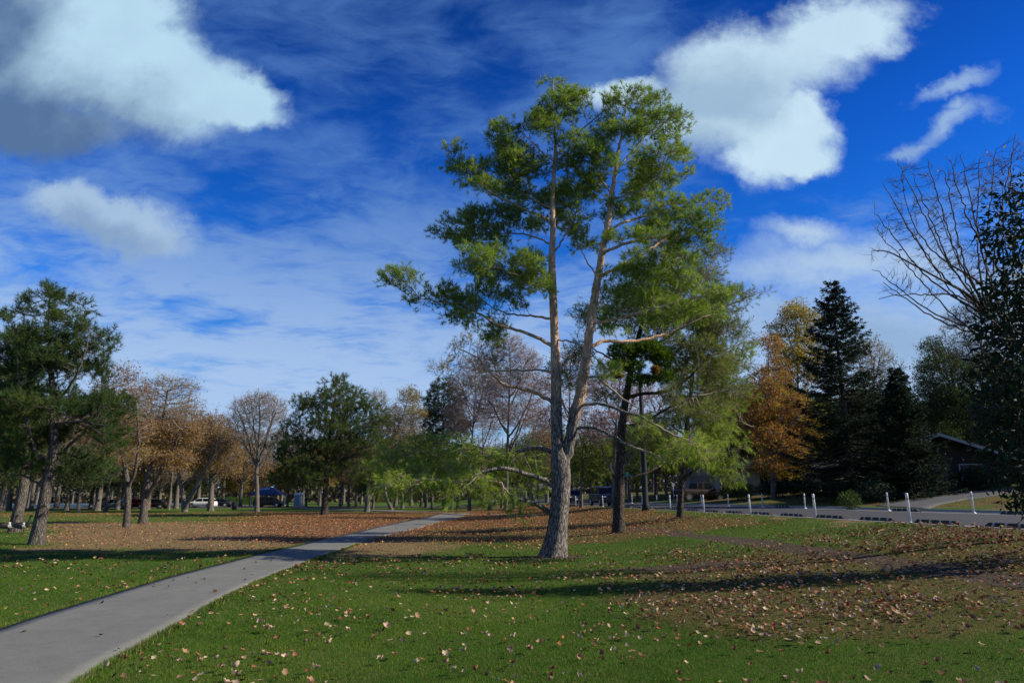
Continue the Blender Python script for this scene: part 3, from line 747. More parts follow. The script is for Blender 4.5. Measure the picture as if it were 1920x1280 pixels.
# ------------------------------------------------------------------ the three pines on the lawn
b1 = TREE_SPOTS[0]
def main_pine():
    A = [(1040, 1046, 0, 48), (1043, 1010, 0, 44), (1048, 960, 0, 40), (1052, 905, 0, 39), (1050, 865, 0, 40), (1046, 838, 0, 28), (1044, 790, 0, 25), (1043, 740, 0, 24), (1042, 690, 0, 22),
         (1040, 630, .1, 19), (1037, 560, .1, 18), (1035, 490, .1, 16), (1037, 430, .1, 13), (1036, 370, .1, 10), (1040, 310, .1, 8), (1041, 250, .1, 6), (1036, 200, 0, 4), (1038, 150, 0, 2)]
    B = [(1053, 880, 0, 30), (1064, 842, 0, 26), (1076, 790, -.05, 25), (1089, 735, -.1, 24), (1098, 680, -.2, 21), (1106, 620, -.3, 19), (1114, 560, -.3, 18), (1126, 490, -.3, 16), (1138, 425, -.3, 14),
         (1147, 370, -.3, 11), (1157, 305, -.3, 8), (1167, 245, -.2, 5), (1175, 190, -.2, 2)]
    L = [(None, A), ('n', B)]
    def limb(*p): L.append(('n', list(p)))
    # left side, low to high
    limb((1040, 972, 0, 12), (1022, 956, -.1, 11), (1006, 944, -.3, 10), (980, 937, -.5, 8), (960, 931, -.7, 7), (948, 918, -.8, 4), (940, 905, -.9, 3))
    limb((1046, 915, 0, 11), (1009, 896, -.3, 10), (973, 884, -.5, 9), (937, 877, -.7, 8), (901, 887, -.8, 7), (872, 901, -.9, 6), (845, 903, -1.0, 5), (805, 898, -1.1, 4), (760, 905, -1.2, 3))
    limb((1046, 855, 0, 10), (1020, 841, .2, 10), (995, 839, .5, 9), (966, 848, .8, 8), (937, 853, 1., 7), (905, 857, 1.2, 6), (866, 857, 1.3, 5), (820, 853, 1.4, 4), (770, 850, 1.4, 3))
    limb((937, 853, 1., 5), (900, 838, 1.1, 4), (850, 830, 1.2, 3), (800, 835, 1.2, 2))
    limb((901, 887, -.8, 5), (870, 915, -1.0, 3), (850, 935, -1.2, 2))
    limb((1044, 757, 0, 9), (1009, 738, -.3, 8), (973, 727, -.6, 7), (941, 718, -.9, 6), (923, 700, -1., 5), (901, 677, -1.2, 4), (878, 662, -1.3, 3), (855, 650, -1.4, 2))
    limb((1043, 700, 0, 6), (1010, 693, .2, 5), (963, 694, .6, 4), (925, 695, .9, 3), (895, 700, 1.1, 2))
    limb((1040, 650, 0, 9), (1015, 636, 0, 8), (981, 622, -.1, 7), (934, 608, -.3, 6), (901, 590, -.5, 5), (872, 572, -.6, 4), (830, 566, -.7, 3), (790, 560, -.8, 2))
    limb((1038, 600, 0, 6), (1000, 592, .4, 5), (967, 590, .8, 4), (930, 580, 1.2, 3), (900, 560, 1.4, 2))
    limb((1035, 545, 0, 5), (1000, 528, -.5, 4), (960, 512, -1., 4), (920, 500, -1.3, 3), (880, 505, -1.5, 2))
    limb((1035, 455, 0, 5), (990, 440, .5, 4), (950, 438, .9, 3), (900, 440, 1.2, 2))
    limb((1035, 415, 0, 6), (990, 395, -.2, 5), (962, 381, -.4, 5), (925, 365, -.5, 4), (908, 348, -.6, 3), (885, 320, -.7, 2))
    limb((1036, 390, 0, 5), (1000, 375, .5, 4), (960, 345, .8, 3), (950, 310, 1., 2))
    limb((1040, 300, 0, 4), (1010, 280, -.3, 3), (985, 255, -.5, 2), (970, 240, -.5, 2))
    # right side of the left stem
    limb((1038, 330, 0, 5), (1044, 295, 0, 5), (1070, 262, .1, 4), (1098, 236, .1, 4), (1130, 210, .1, 2))
    limb((1036, 480, .1, 5), (1060, 440, .5, 4), (1080, 400, .9, 3), (1085, 360, 1.2, 2))
    limb((1040, 640, .1, 4), (1070, 640, -.2, 4), (1100, 655, -.6, 3), (1135, 690, -1.0, 2))
    # right stem
    limb((1078, 808, 0, 8), (1100, 801, -.2, 7), (1121, 804, -.4, 7), (1154, 820, -.7, 6), (1184, 837, -.9, 5), (1230, 853, -1.1, 4), (1260, 870, -1.2, 2))
    limb((1086, 765, 0, 8), (1110, 757, -.3, 7), (1131, 758, -.5, 7), (1164, 770, -.8, 6), (1203, 783, -1.1, 6), (1236, 801, -1.3, 5), (1272, 820, -1.5, 4), (1305, 833, -1.6, 3), (1330, 850, -1.7, 2))
    limb((1098, 705, -.2, 6), (1120, 708, -.5, 5), (1138, 722, -.8, 5), (1170, 748, -1.2, 4), (1200, 765, -1.4, 2))
    limb((1101, 655, -.2, 9), (1131, 640, .1, 8), (1170, 640, .3, 7), (1206, 637, .5, 7), (1253, 625, .8, 6), (1281, 611, 1., 4), (1330, 590, 1.2, 3))
    limb((1109, 610, -.3, 7), (1135, 602, -.5, 6), (1159, 597, -.7, 6), (1211, 583, -.9, 5), (1239, 576, -1., 4), (1290, 560, -1.2, 3), (1350, 550, -1.4, 2))
    limb((1120, 530, -.3, 9), (1135, 512, -.1, 8), (1165, 498, .1, 7), (1206, 475, .4, 6), (1262, 437, .7, 5), (1305, 405, .9, 3), (1337, 372, 1., 2))
    limb((1130, 478, -.3, 8), (1150, 466, -.5, 7), (1169, 458, -.6, 7), (1211, 447, -.9, 6), (1250, 440, -1.2, 4), (1290, 430, -1.4, 2))
    limb((1137, 438, -.3, 7), (1160, 422, -.1, 6), (1178, 414, 0, 6), (1225, 398, .3, 4), (1265, 375, .5, 2))
    limb((1146, 380, -.3, 6), (1165, 368, -.5, 5), (1197, 358, -.7, 4), (1235, 330, -1., 3), (1250, 290, -1.1, 2))
    limb((1122, 520, -.3, 4), (1100, 490, .3, 3), (1085, 460, .7, 2))
    limb((1155, 320, -.3, 5), (1185, 285, 0, 4), (1215, 250, .1, 3), (1245, 232, .2, 2))
    limb((1147, 370, -.3, 4), (1125, 330, .2, 3), (1110, 290, .4, 2))
    up_ = [(1036, 175, 26, 34, 0, .5), (1050, 225, 45, 32, 0, .8), (1010, 262, 42, 30, -.3, .8), (1088, 205, 38, 22, .1, .6), (960, 268, 32, 26, -.4, .6), (930, 290, 40, 30, -.3, .8), (882, 305, 36, 34, -.5, .7), (905, 345, 46, 26, -.5, .8),
           (955, 330, 42, 30, .6, .9), (1000, 340, 45, 35, .8, .9), (1070, 290, 45, 40, -.5, .8), (1085, 350, 45, 40, 1., .9), (1055, 400, 40, 40, .9, .9),
           (980, 420, 45, 26, .7, .8), (925, 430, 48, 30, .9, .8), (870, 438, 46, 26, 1., .7), (840, 425, 22, 16, .9, .4),
           (930, 490, 50, 30, -1.2, .8), (880, 505, 46, 26, -1.5, .7), (975, 500, 40, 35, -.8, .9), (1000, 550, 40, 30, -.5, .8),
           (860, 545, 40, 22, -.6, .7), (815, 545, 40, 18, -.8, .6), (770, 528, 34, 14, -.8, .45), (742, 522, 16, 9, -.8, .3), (905, 570, 40, 26, 1.3, .7), (880, 600, 34, 14, -.5, .4), (940, 630, 34, 14, 1.0, .5),
           (1155, 195, 26, 20, -.2, .5), (1185, 190, 30, 18, .1, .5), (1220, 182, 26, 14, .2, .5), (1175, 240, 40, 32, -.2, .8), (1225, 245, 36, 28, .2, .7), (1262, 226, 26, 12, .2, .4), (1235, 300, 40, 30, -1., .8), (1265, 280, 22, 16, -.8, .5),
           (1200, 340, 48, 34, .5, 1.), (1245, 360, 38, 28, -.6, .8), (1115, 260, 30, 30, .4, .7), (1130, 330, 34, 30, .3, .8), (1230, 410, 50, 28, .4, .9), (1290, 400, 38, 26, .8, .7), (1332, 380, 20, 26, 1., .4), (1280, 445, 50, 28, -1.3, .8), (1330, 432, 22, 22, -1.2, .5),
           (1090, 450, 28, 28, .7, .6), (1190, 450, 45, 24, -.8, .8), (1160, 400, 34, 24, .2, .6)]
    lowb = [(965, 935, 22, 14, -.6, .5), (975, 955, 14, 14, -.5, .3), (940, 925, 16, 16, -.9, .4), (1000, 920, 20, 14, -.2, .4), (1010, 900, 18, 16, .3, .4),
            (895, 905, 28, 18, -.8, .6), (905, 935, 14, 18, -.9, .3), (860, 910, 28, 16, -1., .6), (845, 935, 20, 14, -1.2, .5), (815, 905, 32, 14, -1.1, .6), (780, 905, 30, 14, -1.2, .6), (745, 905, 30, 14, -1.2, .5), (715, 915, 20, 14, -1.2, .4), (760, 925, 24, 10, -1.2, .4),
            (905, 855, 34, 14, 1., .7), (860, 840, 36, 16, 1.2, .8), (815, 850, 38, 18, 1.3, .8), (770, 850, 36, 16, 1.4, .8), (730, 865, 24, 16, 1.3, .6), (800, 822, 30, 10, 1.2, .5), (850, 880, 30, 14, .3, .6), (790, 880, 34, 12, .2, .6), (945, 865, 18, 14, .6, .4),
            (1280, 835, 34, 18, -1.4, .6), (1320, 850, 26, 18, -1.6, .5), (1250, 865, 24, 14, -1.2, .5), (1215, 800, 26, 14, -1., .5)]
    wisp = [(868, 655, 22, 14, -1.3, .5), (895, 645, 22, 12, -1.1, .5), (850, 690, 18, 16, -1.3, .5), (885, 690, 22, 16, -.9, .6), (925, 675, 26, 14, -.6, .6), (900, 715, 24, 10, .8, .6), (830, 700, 10, 8, -1.4, .3), (960, 700, 24, 12, .5, .6), (1150, 700, 26, 18, -1., .5)]
    mid = [(1290, 575, 44, 16, -1.2, .7), (1345, 555, 34, 12, -1.4, .5), (1250, 590, 34, 14, -.9, .6), (1230, 545, 40, 20, 1.0, .8), (1290, 500, 40, 20, .6, .8), (1320, 590, 30, 14, 1.1, .6), (1190, 520, 36, 24, -.9, .7), (1170, 560, 30, 18, -.5, .6), (1215, 560, 36, 20, .4, .8), (1260, 535, 36, 20, -.3, .8), (1150, 600, 26, 14, .6, .6)]
    zl = W(960, 760, b1[1])[2]
    nd = dict(kind='needle', n=20, ln=.13, w=.0125, shoot=.13, p=.95, per=1, rmax=.0105, tm=.5, up=.25, ang=(25, 75), droop=.05, name='crown')
    iswisp = lambda q: (q[:, 2] < W(960, 630, b1[1])[2]) & (q[:, 2] > zl) & (q[:, 0] < .5)
    o, sk, r = tree('pine_tree', 'tall two-stemmed pine with furrowed grey lower trunk and pale orange upper stems on the lawn', 'tree', b1, L, up_ + mid + [(*b, .42, 1) for b in lowb] + [(*b, .45) for b in wisp],
        [dict(nd, mat=M['need_main'], where=lambda q: (q[:, 2] > zl) & ~iswisp(q)),
         dict(nd, mat=M['need_lime'], where=lambda q: q[:, 2] <= zl, ln=.16, droop=.6, up=-.9, p=.62, shoot=.2),
         dict(nd, mat=M['leaf_pale'], where=iswisp, p=.5, n=10)],
        M['bark_pine'], M['twig_pine'], q=False, step=.13, rho=330, dk=.15, tip=.0048, seed=3, e=2.45, up=.06, flare=(.34, .34), thick=.034, start=24, lump=.05, jit=.22, wood_tip=.006,  clump=(3.3, .29), spray=dict(n=3, ln=.22, r=.004, sp=.7, up=.35))
    return o
main_pine()

b2, b3 = TREE_SPOTS[1], TREE_SPOTS[2]
def nd(mat, n=16, ln=.15, w=.016, **k):
    d = dict(kind='needle', n=n, ln=ln, w=w, shoot=.2, p=.95, rep=2, rmax=.014, tm=.5, up=.2, ang=(25, 75), droop=.1, name='crown', mat=mat); d.update(k); return d
def lf(mat, size=.1, **k):
    d = dict(kind='leaf', size=size, p=.6, rep=2, rmax=.02, tm=.5, name='crown', mat=mat, spread=.12); d.update(k); return d

# dark-trunked pine just behind, its crown reaching right
tree('pine_tree', 'dark-trunked pine right behind the two-stemmed one, with a dense green clump in its crown', 'tree', b2,
     [(None, [(1160, 998, 0, 32), (1160, 960, 0, 28), (1162, 900, 0, 25), (1165, 830, 0, 22), (1170, 770, 0, 19), (1180, 710, .2, 16), (1195, 640, .3, 13), (1215, 570, .3, 9), (1240, 500, .3, 6), (1255, 450, .3, 3)]),
      ('n', [(1161, 905, 0, 8), (1150, 890, -.2, 5), (1146, 870, -.3, 4)]),
      ('n', [(1162, 905, 0, 8), (1190, 893, .2, 7), (1220, 883, .4, 6), (1245, 868, .6, 4)]),
      ('n', [(1172, 745, 0, 10), (1200, 738, .2, 9), (1240, 735, .3, 8), (1275, 720, .4, 7), (1310, 690, .5, 5), (1350, 650, .6, 3)]),
      ('n', [(1167, 800, 0, 8), (1210, 790, -.6, 7), (1260, 760, -1, 5), (1310, 740, -1.3, 3)]),
      ('n', [(1190, 660, 0, 9), (1240, 640, .6, 7), (1300, 600, 1., 5), (1370, 570, 1.2, 4), (1425, 548, 1.3, 2)]),
      ('n', [(1215, 570, 0, 7), (1260, 560, -.6, 5), (1320, 520, -1., 3)]),
      ('n', [(1180, 700, .2, 6), (1140, 670, .6, 5), (1090, 640, 1., 3)]),
      ('n', [(1205, 600, .3, 5), (1160, 580, .8, 4), (1110, 560, 1.2, 2)])],
     [(1250, 480, 50, 35, 0, 1.2), (1290, 520, 50, 35, -.8, 1.2), (1330, 500, 30, 25, .4, .8), (1210, 530, 45, 30, .6, 1.1), (1160, 560, 40, 30, 1., 1), (1240, 580, 60, 35, -.6, 1.3), (1310, 580, 55, 30, .8, 1.2), (1360, 560, 34, 14, 1.1, .7), (1400, 550, 26, 8, 1.2, .35),
      (1120, 600, 32, 22, 1.2, .8), (1085, 650, 34, 20, 1.1, .8), (1280, 640, 60, 30, -.5, 1.3), (1340, 630, 50, 26, .6, 1.2), (1375, 610, 22, 14, .8, .6), (1200, 620, 40, 26, .5, 1), (1320, 690, 55, 30, .5, 1.3), (1370, 670, 36, 28, 1., 1), (1275, 705, 24, 14, 1., .6),
      (1300, 750, 50, 26, -1.2, 1.2), (1350, 730, 40, 26, .2, 1), (1060, 700, 20, 16, 1, .6), (1230, 850, 26, 16, .5, .6), (1150, 740, 20, 16, -.3, .4), (1190, 830, 26, 16, .2, .5)],
     [nd(M['need_olive'], n=13, droop=.2, p=.85)], M['bark_dark'], M['twig_pine'], step=.2, rho=62, tip=.006, e=2.4, spray=dict(n=2, ln=.42, r=.005, sp=.6, up=.2), clump=(1.5, .42), seed=5, up=.04, flare=(.18, .3), thick=.035, start=10, gap=.9)
# the dense clump (witch's broom) sits in that crown as a part of it
def broom():
    root = [o for o in C.collection.objects if o.get('label', '').startswith('dark-trunked pine right')][0]; g = np.random.default_rng(8); P = []; D = []
    for (px, py, rx, ry, dY, dr) in [(1168, 660, 26, 15, -1.5, .45), (1214, 656, 30, 17, -1.4, .5), (1242, 674, 17, 17, -1.3, .4), (1186, 688, 20, 9, -1.5, .4), (1204, 713, 30, 8, -1.4, .4), (1243, 707, 16, 10, -1.5, .35), (1158, 684, 15, 8, -1.6, .3)]:
        c = W(px, py, b2[1] + dY) - b2; k = b2[1] / F; m = int(900 * rx * ry / 500); q = unit(g.normal(size=(m, 3)))
        lum = 1 + .16 * np.sin(q[:, :1] * 9 + px) * np.sin(q[:, 2:] * 8)
        P.append(c + q * lum * np.array([rx * k, dr, ry * k]) * (g.random((m, 1)) ** .35)); D.append(unit(q + np.array([0, 0, .7]) + g.normal(0, .3, (m, 3))))
    P = np.concatenate(P); D = np.concatenate(D)
    V, Q, T = needles(P, D, g, 9, .12, .02, .08, (10, 50), -.05, g.normal(.5, .18, len(P)).clip(0, 1))
    mesh_np('dense_clump', V, Q, M['need_broom'], root, attrs={'tint': T})
    P = []; k = b2[1] / F
    for (px, py, rx, ry, dY) in [(1158, 704, 11, 6, -1.8), (1228, 694, 6, 6, -1.8)]:
        q = unit(g.normal(size=(160, 3))); P.append(W(px, py, b2[1] + dY) - b2 + q * np.array([rx * k, .14, ry * k]) * (g.random((160, 1)) ** .4))
    P = np.concatenate(P); V, Q, T = needles(P, unit(g.normal(size=P.shape) + np.array([0, -.4, .3])), g, 8, .12, .02, .08, (10, 60), .1, g.normal(.4, .2, len(P)).clip(0, 1))
    mesh_np('dead_needles', V, Q, M['leaf_brown'], root, attrs={'tint': T})
broom()
# feathery pine by the kerb
tree('pine_tree', 'slim dark-trunked pine with feathery yellow-green needles beside the road', 'tree', b3,
     [(None, [(1275, 970, 0, 18), (1276, 940, 0, 16), (1278, 905, 0, 16), (1282, 860, 0, 13), (1288, 800, 0, 11), (1296, 730, 0, 9), (1305, 650, 0, 6), (1312, 580, 0, 3)]),
      ('n', [(1279, 903, 0, 10), (1296, 885, -.2, 8), (1310, 868, -.4, 6), (1345, 850, -.7, 4), (1380, 845, -.9, 3)]),
      ('n', [(1282, 870, 0, 6), (1262, 850, -.4, 5), (1240, 840, -.7, 3), (1225, 850, -.8, 2)]),
      ('n', [(1288, 800, 0, 7), (1330, 790, .5, 5), (1380, 790, .9, 4), (1415, 800, 1.1, 2)]),
      ('n', [(1292, 760, 0, 6), (1340, 730, -.6, 5), (1390, 710, -1, 3)]),
      ('n', [(1300, 690, 0, 5), (1350, 660, .6, 4), (1400, 640, 1, 2)]),
      ('n', [(1286, 820, 0, 5), (1250, 790, .7, 3), (1225, 770, 1, 2)])],
     [(1300, 610, 34, 22, 0, 1.1), (1345, 640, 34, 24, .6, 1.1), (1372, 655, 20, 20, .9, .8), (1320, 700, 40, 24, -.4, 1.2), (1368, 700, 30, 20, -.8, 1.0), (1385, 745, 22, 20, .8, .8), (1335, 755, 40, 20, -.5, 1.2), (1372, 795, 34, 20, .9, 1.0), (1320, 800, 38, 20, .4, 1.1),
      (1355, 840, 38, 22, -.8, 1.1), (1390, 860, 26, 20, -.6, .9), (1322, 850, 34, 16, -.6, .9), (1375, 885, 30, 12, -.7, .8), (1338, 878, 22, 12, -.7, .6), (1250, 850, 22, 18, -.6, .8), (1260, 878, 14, 12, -.6, .5), (1238, 800, 20, 18, .7, .8), (1268, 780, 26, 18, 0, .9), (1285, 740, 28, 16, .6, .9)],
     [nd(M['need_lime'], n=16, ln=.2, w=.018, droop=.35, up=0, rmax=.018)], M['bark_dark'], M['twig_pine'], step=.24, rho=38, tip=.007, e=2.4, spray=dict(n=2, ln=.5, r=.006, sp=.6, up=.0), clump=(1.1, .48), seed=6, up=.0, flare=(.2, .25), start=4, gap=1.1)

# ------------------------------------------------------------------ left side of the lawn
def jb(bl, g, dmax):
    return [(*b, g.uniform(-dmax, dmax), max(b[2], b[3]) / F * 1.15 * dmax * 12) if len(b) == 4 else b for b in bl]
def deepen(bl, Y, seed, k=1.0):
    """give flat outline blobs a depth: thick in the middle of the crown, spread in front of and behind the trunk"""
    g = np.random.default_rng(seed); out = []; xs = np.array([b[0] for b in bl]); cx = xs.mean(); hw = max(np.ptp(xs) / 2, 10)
    for b in bl:
        m = hw / F * Y; r = max(.4, (b[2] + b[3]) / 2 / F * Y); room = m * math.sqrt(max(.05, 1 - ((b[0] - cx) / hw) ** 2 * .9)) * k
        for sgn in (-1, 1): out.append((b[0], b[1], b[2], b[3], sgn * g.uniform(.15, .8) * room, r * 1.1))
    return out
B = G(68, 1020)
tree('pine_tree', 'big dark pine with leaning grey trunk, nearest tree left of the path', 'tree', B,
     [(None, [(68, 1020, 0, 36), (74, 985, 0, 30), (84, 935, 0, 27), (92, 890, 0, 25), (100, 845, 0, 22), (100, 770, 0, 18), (96, 690, 0, 13), (92, 620, 0, 8), (93, 545, 0, 3)]),
      ('n', [(95, 875, 0, 12), (65, 840, -.5, 10), (48, 780, -.8, 8), (35, 700, -1, 5), (25, 610, -1, 2)]),
      ('n', [(98, 860, 0, 9), (130, 835, .5, 8), (165, 800, 1, 6), (195, 760, 1.2, 3)]),
      ('n', [(88, 915, 0, 7), (70, 905, .6, 6), (40, 890, 1.1, 4), (10, 895, 1.3, 2)]),
      ('n', [(100, 760, 0, 8), (135, 720, -.5, 6), (160, 660, -.8, 4), (168, 610, -.8, 2)]),
      ('n', [(100, 800, 0, 7), (150, 790, -1, 6), (200, 800, -1.5, 3)])],
     deepen([(95, 558, 20, 22), (60, 590, 12, 18), (25, 605, 12, 14), (60, 640, 44, 24), (115, 615, 32, 26), (146, 580, 11, 18), (166, 612, 12, 12), (150, 655, 38, 22), (192, 645, 14, 14), (35, 690, 50, 28), (110, 690, 50, 26), (180, 700, 32, 24), (50, 755, 60, 26), (140, 755, 55, 26), (205, 770, 28, 24), (30, 825, 50, 22), (120, 830, 40, 18), (195, 835, 32, 22), (60, 870, 40, 14), (160, 880, 36, 14)], B[1], 1),
     [nd(M['need_pond'], n=26, ln=.19, w=.017, rep=2, rmax=.014, p=1., up=.5, ang=(20, 85))], M['bark_grey'], M['twig_dark'], step=.24, rho=11, tip=.008, e=2.35, spray=dict(n=2, ln=.38, r=.006, sp=.6, up=.5), clump=(2.6, .36), seed=21, flare=(.2, .3), start=6, gap=1.0, up=.1)
B = G(28, 997)
tree('pine_tree', 'dark pine cut by the left picture edge, behind the big leaning pine', 'tree', B,
     [(None, [(26, 998, 0, 30), (34, 960, 0, 25), (44, 915, 0, 23), (46, 860, 0, 20), (40, 790, 0, 15), (30, 720, 0, 9), (20, 650, 0, 3)]),
      ('n', [(46, 870, 0, 9), (10, 840, -.6, 7), (-30, 800, -1, 4)]), ('n', [(44, 830, 0, 8), (75, 800, .8, 5), (100, 780, 1, 3)])],
     deepen([(20, 640, 26, 24), (50, 680, 30, 20), (0, 720, 40, 26), (40, 770, 40, 24), (-20, 700, 40, 30), (45, 720, 34, 26), (-50, 770, 50, 34), (20, 790, 50, 28), (-30, 840, 50, 26), (60, 850, 36, 20), (15, 880, 34, 14)], B[1], 2),
     [nd(M['need_pond'], n=22, ln=.22, w=.02, rep=2, rmax=.016, p=1., up=.5, ang=(20, 85))], M['bark_grey'], M['twig_dark'], step=.32, rho=6, tip=.009, e=2.35, spray=dict(n=2, ln=.45, r=.007, sp=.6, up=.5), clump=(2.2, .45), seed=22, flare=(.2, .3), start=5)
B = G(237, 989)
tree('bare_tree', 'grey-trunked tree with thin brown leaves, standing left of its forked neighbour by the dry grass', 'tree', B,
     [(None, [(236, 990, 0, 18), (239, 955, 0, 15), (240, 918, 0, 15), (234, 875, 0, 11), (224, 825, 0, 8), (216, 770, 0, 5), (213, 720, 0, 2)]),
      ('n', [(241, 918, 0, 9), (254, 880, -.4, 7), (260, 830, -.8, 5), (257, 770, -1, 3)]), ('n', [(236, 890, 0, 6), (212, 862, .6, 5), (192, 840, 1, 3)])],
     deepen([(228, 705, 28, 16), (212, 740, 30, 26), (250, 745, 28, 26), (228, 790, 40, 26), (262, 800, 24, 26), (200, 810, 24, 20), (235, 850, 40, 16)], B[1], 3),
     [lf(M['leaf_brown'], .12, p=.8, per=2), lf(M['leaf_gold'], .13, p=.5, per=1, where=lambda q: q[:, 2] < 4.6)], M['bark_grey'], M['twig_grey'], step=.34, rho=5.5, tip=.011, e=2.3, spray=dict(n=4, ln=.62, r=.0055, sp=.6, up=.25), seed=23, flare=(.18, .3), start=5, jit=.25)
B = G(268, 981)
tree('bare_tree', 'forked pale-grey tree with spreading half-bare crown, right of the grey-trunked tree by the dry grass', 'tree', B,
     [(None, [(267, 982, 0, 22), (271, 945, 0, 17), (275, 915, 0, 17), (284, 870, 0, 12), (298, 820, 0, 8), (308, 770, 0, 5), (316, 725, 0, 2)]),
      ('n', [(272, 935, 0, 12), (292, 905, -.4, 11), (304, 878, -.7, 9), (322, 845, -1, 6), (345, 800, -1.3, 3)]), ('n', [(276, 905, 0, 8), (270, 870, .7, 7), (274, 820, 1.2, 5), (285, 755, 1.5, 2)]),
      ('n', [(285, 868, 0, 6), (320, 850, .8, 5), (350, 845, 1.2, 3)])],
     deepen([(302, 728, 32, 18), (342, 728, 24, 18), (278, 755, 28, 24), (318, 765, 38, 24), (358, 770, 20, 24), (300, 805, 38, 24), (345, 815, 30, 22), (275, 830, 28, 22), (320, 858, 40, 14)], B[1], 4),
     [lf(M['leaf_pale'], .12, p=.5, per=1, where=lambda q: q[:, 2] > 5.6), lf(M['leaf_brown'], .13, p=.9, per=4, where=lambda q: q[:, 2] <= 6.4)], M['bark_grey'], M['twig_grey'], step=.36, rho=6, tip=.011, e=2.3, spray=dict(n=4, ln=.65, r=.0055, sp=.6, up=.25), seed=24, flare=(.2, .3), start=5, jit=.25)
B = G(347, 959)
tree('bare_tree', 'low tree forking into two dark stems near the ground, just left of the white car', 'tree', B,
     [(None, [(346, 959, 0, 14), (343, 930, 0, 11), (337, 900, 0, 9), (331, 860, 0, 6), (327, 820, 0, 3)]), ('n', [(348, 956, 0, 12), (358, 930, -.5, 11), (374, 900, -1, 8), (390, 872, -1.4, 5), (405, 845, -1.6, 3)])],
     deepen([(325, 835, 26, 18), (352, 855, 28, 16), (385, 850, 28, 18), (410, 835, 20, 18), (365, 815, 28, 18)], B[1], 5),
     [lf(M['leaf_brown'], .20, p=.9, per=3)], M['bark_far'], M['twig_grey'], step=.6, rho=1.6, tip=.017, spray=dict(n=4, ln=1.0, r=.011, sp=.7, up=.15), autolimb=True, seed=25, flare=(.18, .4), start=2, jit=.25)
B = G(395, 957.5)
tree('bare_tree', 'brown-leaved tree with thick dark trunk standing in front of the white car', 'tree', B,
     [(None, [(395, 958, 0, 16), (396, 925, 0, 13), (396, 885, 0, 11), (393, 845, 0, 8), (398, 795, 0, 3)]), ('n', [(396, 895, 0, 7), (415, 868, -.6, 5), (430, 845, -1, 3)]), ('n', [(396, 890, 0, 6), (375, 865, .6, 5), (362, 840, 1, 3)])],
     deepen([(396, 792, 20, 14), (378, 820, 24, 18), (415, 822, 26, 18), (395, 850, 36, 16), (432, 855, 20, 16), (362, 855, 18, 16), (400, 878, 40, 10)], B[1], 6),
     [lf(M['leaf_brown'], .20, p=.9, per=3)], M['bark_far'], M['twig_grey'], step=.6, rho=1.7, tip=.017, spray=dict(n=4, ln=1.0, r=.011, sp=.7, up=.15), autolimb=True, seed=26, flare=(.18, .4), start=3, jit=.25)
B = G(482, 959)
tree('bare_tree', 'leafless vase-shaped tree with fine grey twigs against the sky, left of the round green pine', 'tree', B,
     [(None, [(481, 959, 0, 12), (482, 925, 0, 10), (481, 885, 0, 9), (484, 840, 0, 6), (487, 795, 0, 4), (487, 745, 0, 2)]), ('n', [(481, 880, 0, 6), (470, 840, .5, 5), (458, 800, .9, 4), (446, 768, 1.2, 2)]), ('n', [(482, 878, 0, 6), (495, 838, -.5, 5), (507, 800, -.9, 4), (520, 765, -1.2, 2)]),
      ('n', [(482, 850, 0, 4), (476, 800, -1, 3), (470, 750, -1.5, 2)])],
     deepen([(486, 752, 26, 13), (458, 765, 22, 16), (514, 768, 22, 16), (486, 785, 36, 16), (442, 792, 14, 16), (530, 795, 12, 14), (470, 820, 28, 14), (510, 820, 24, 14)], B[1], 7),
     [lf(M['leaf_pale'], .15, p=.35, per=1)], M['bark_far'], M['twig_grey'], step=.5, rho=3.2, tip=.014, e=2.2, spray=dict(n=4, ln=1.0, r=.010, sp=.5, up=.45), autolimb=True, seed=27, flare=(.18, .4), start=4, jit=.2, up=.12)
B = G(608, 966)
tree('pine_tree', 'rounded full green pine standing alone in the middle distance left of the path', 'tree', B,
     [(None, [(608, 966, 0, 20), (610, 940, 0, 16), (612, 905, 0, 14), (613, 865, 0, 11), (618, 815, 0, 9), (626, 765, 0, 6), (632, 715, 0, 2)]), ('n', [(612, 908, 0, 7), (590, 880, .8, 6), (565, 862, 1.3, 4), (540, 855, 1.6, 2)]), ('n', [(612, 890, 0, 7), (640, 862, -.8, 5), (675, 850, -1.5, 3)]),
      ('n', [(613, 860, 0, 6), (580, 825, -.8, 4), (560, 800, -1.2, 2)]), ('n', [(616, 830, 0, 6), (655, 800, .8, 4), (690, 785, 1.3, 2)])],
     deepen([(632, 720, 14, 13), (607, 738, 18, 13), (655, 742, 20, 14), (582, 762, 22, 15), (628, 768, 34, 16), (680, 768, 24, 16), (562, 792, 20, 14), (605, 800, 38, 16), (662, 802, 38, 17), (705, 800, 18, 15), (545, 835, 24, 15), (595, 838, 34, 15), (650, 840, 38, 16), (695, 840, 24, 15), (528, 862, 15, 13), (570, 872, 28, 12), (630, 875, 26, 10), (680, 880, 28, 13), (540, 892, 22, 10), (585, 898, 20, 8)], B[1], 8),
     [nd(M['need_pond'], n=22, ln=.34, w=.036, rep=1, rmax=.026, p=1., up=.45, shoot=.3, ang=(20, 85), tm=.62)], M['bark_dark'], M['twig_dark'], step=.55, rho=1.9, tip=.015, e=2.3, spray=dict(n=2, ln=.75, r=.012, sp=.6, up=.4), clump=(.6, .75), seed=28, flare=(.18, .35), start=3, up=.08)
B = G(735, 955.5)
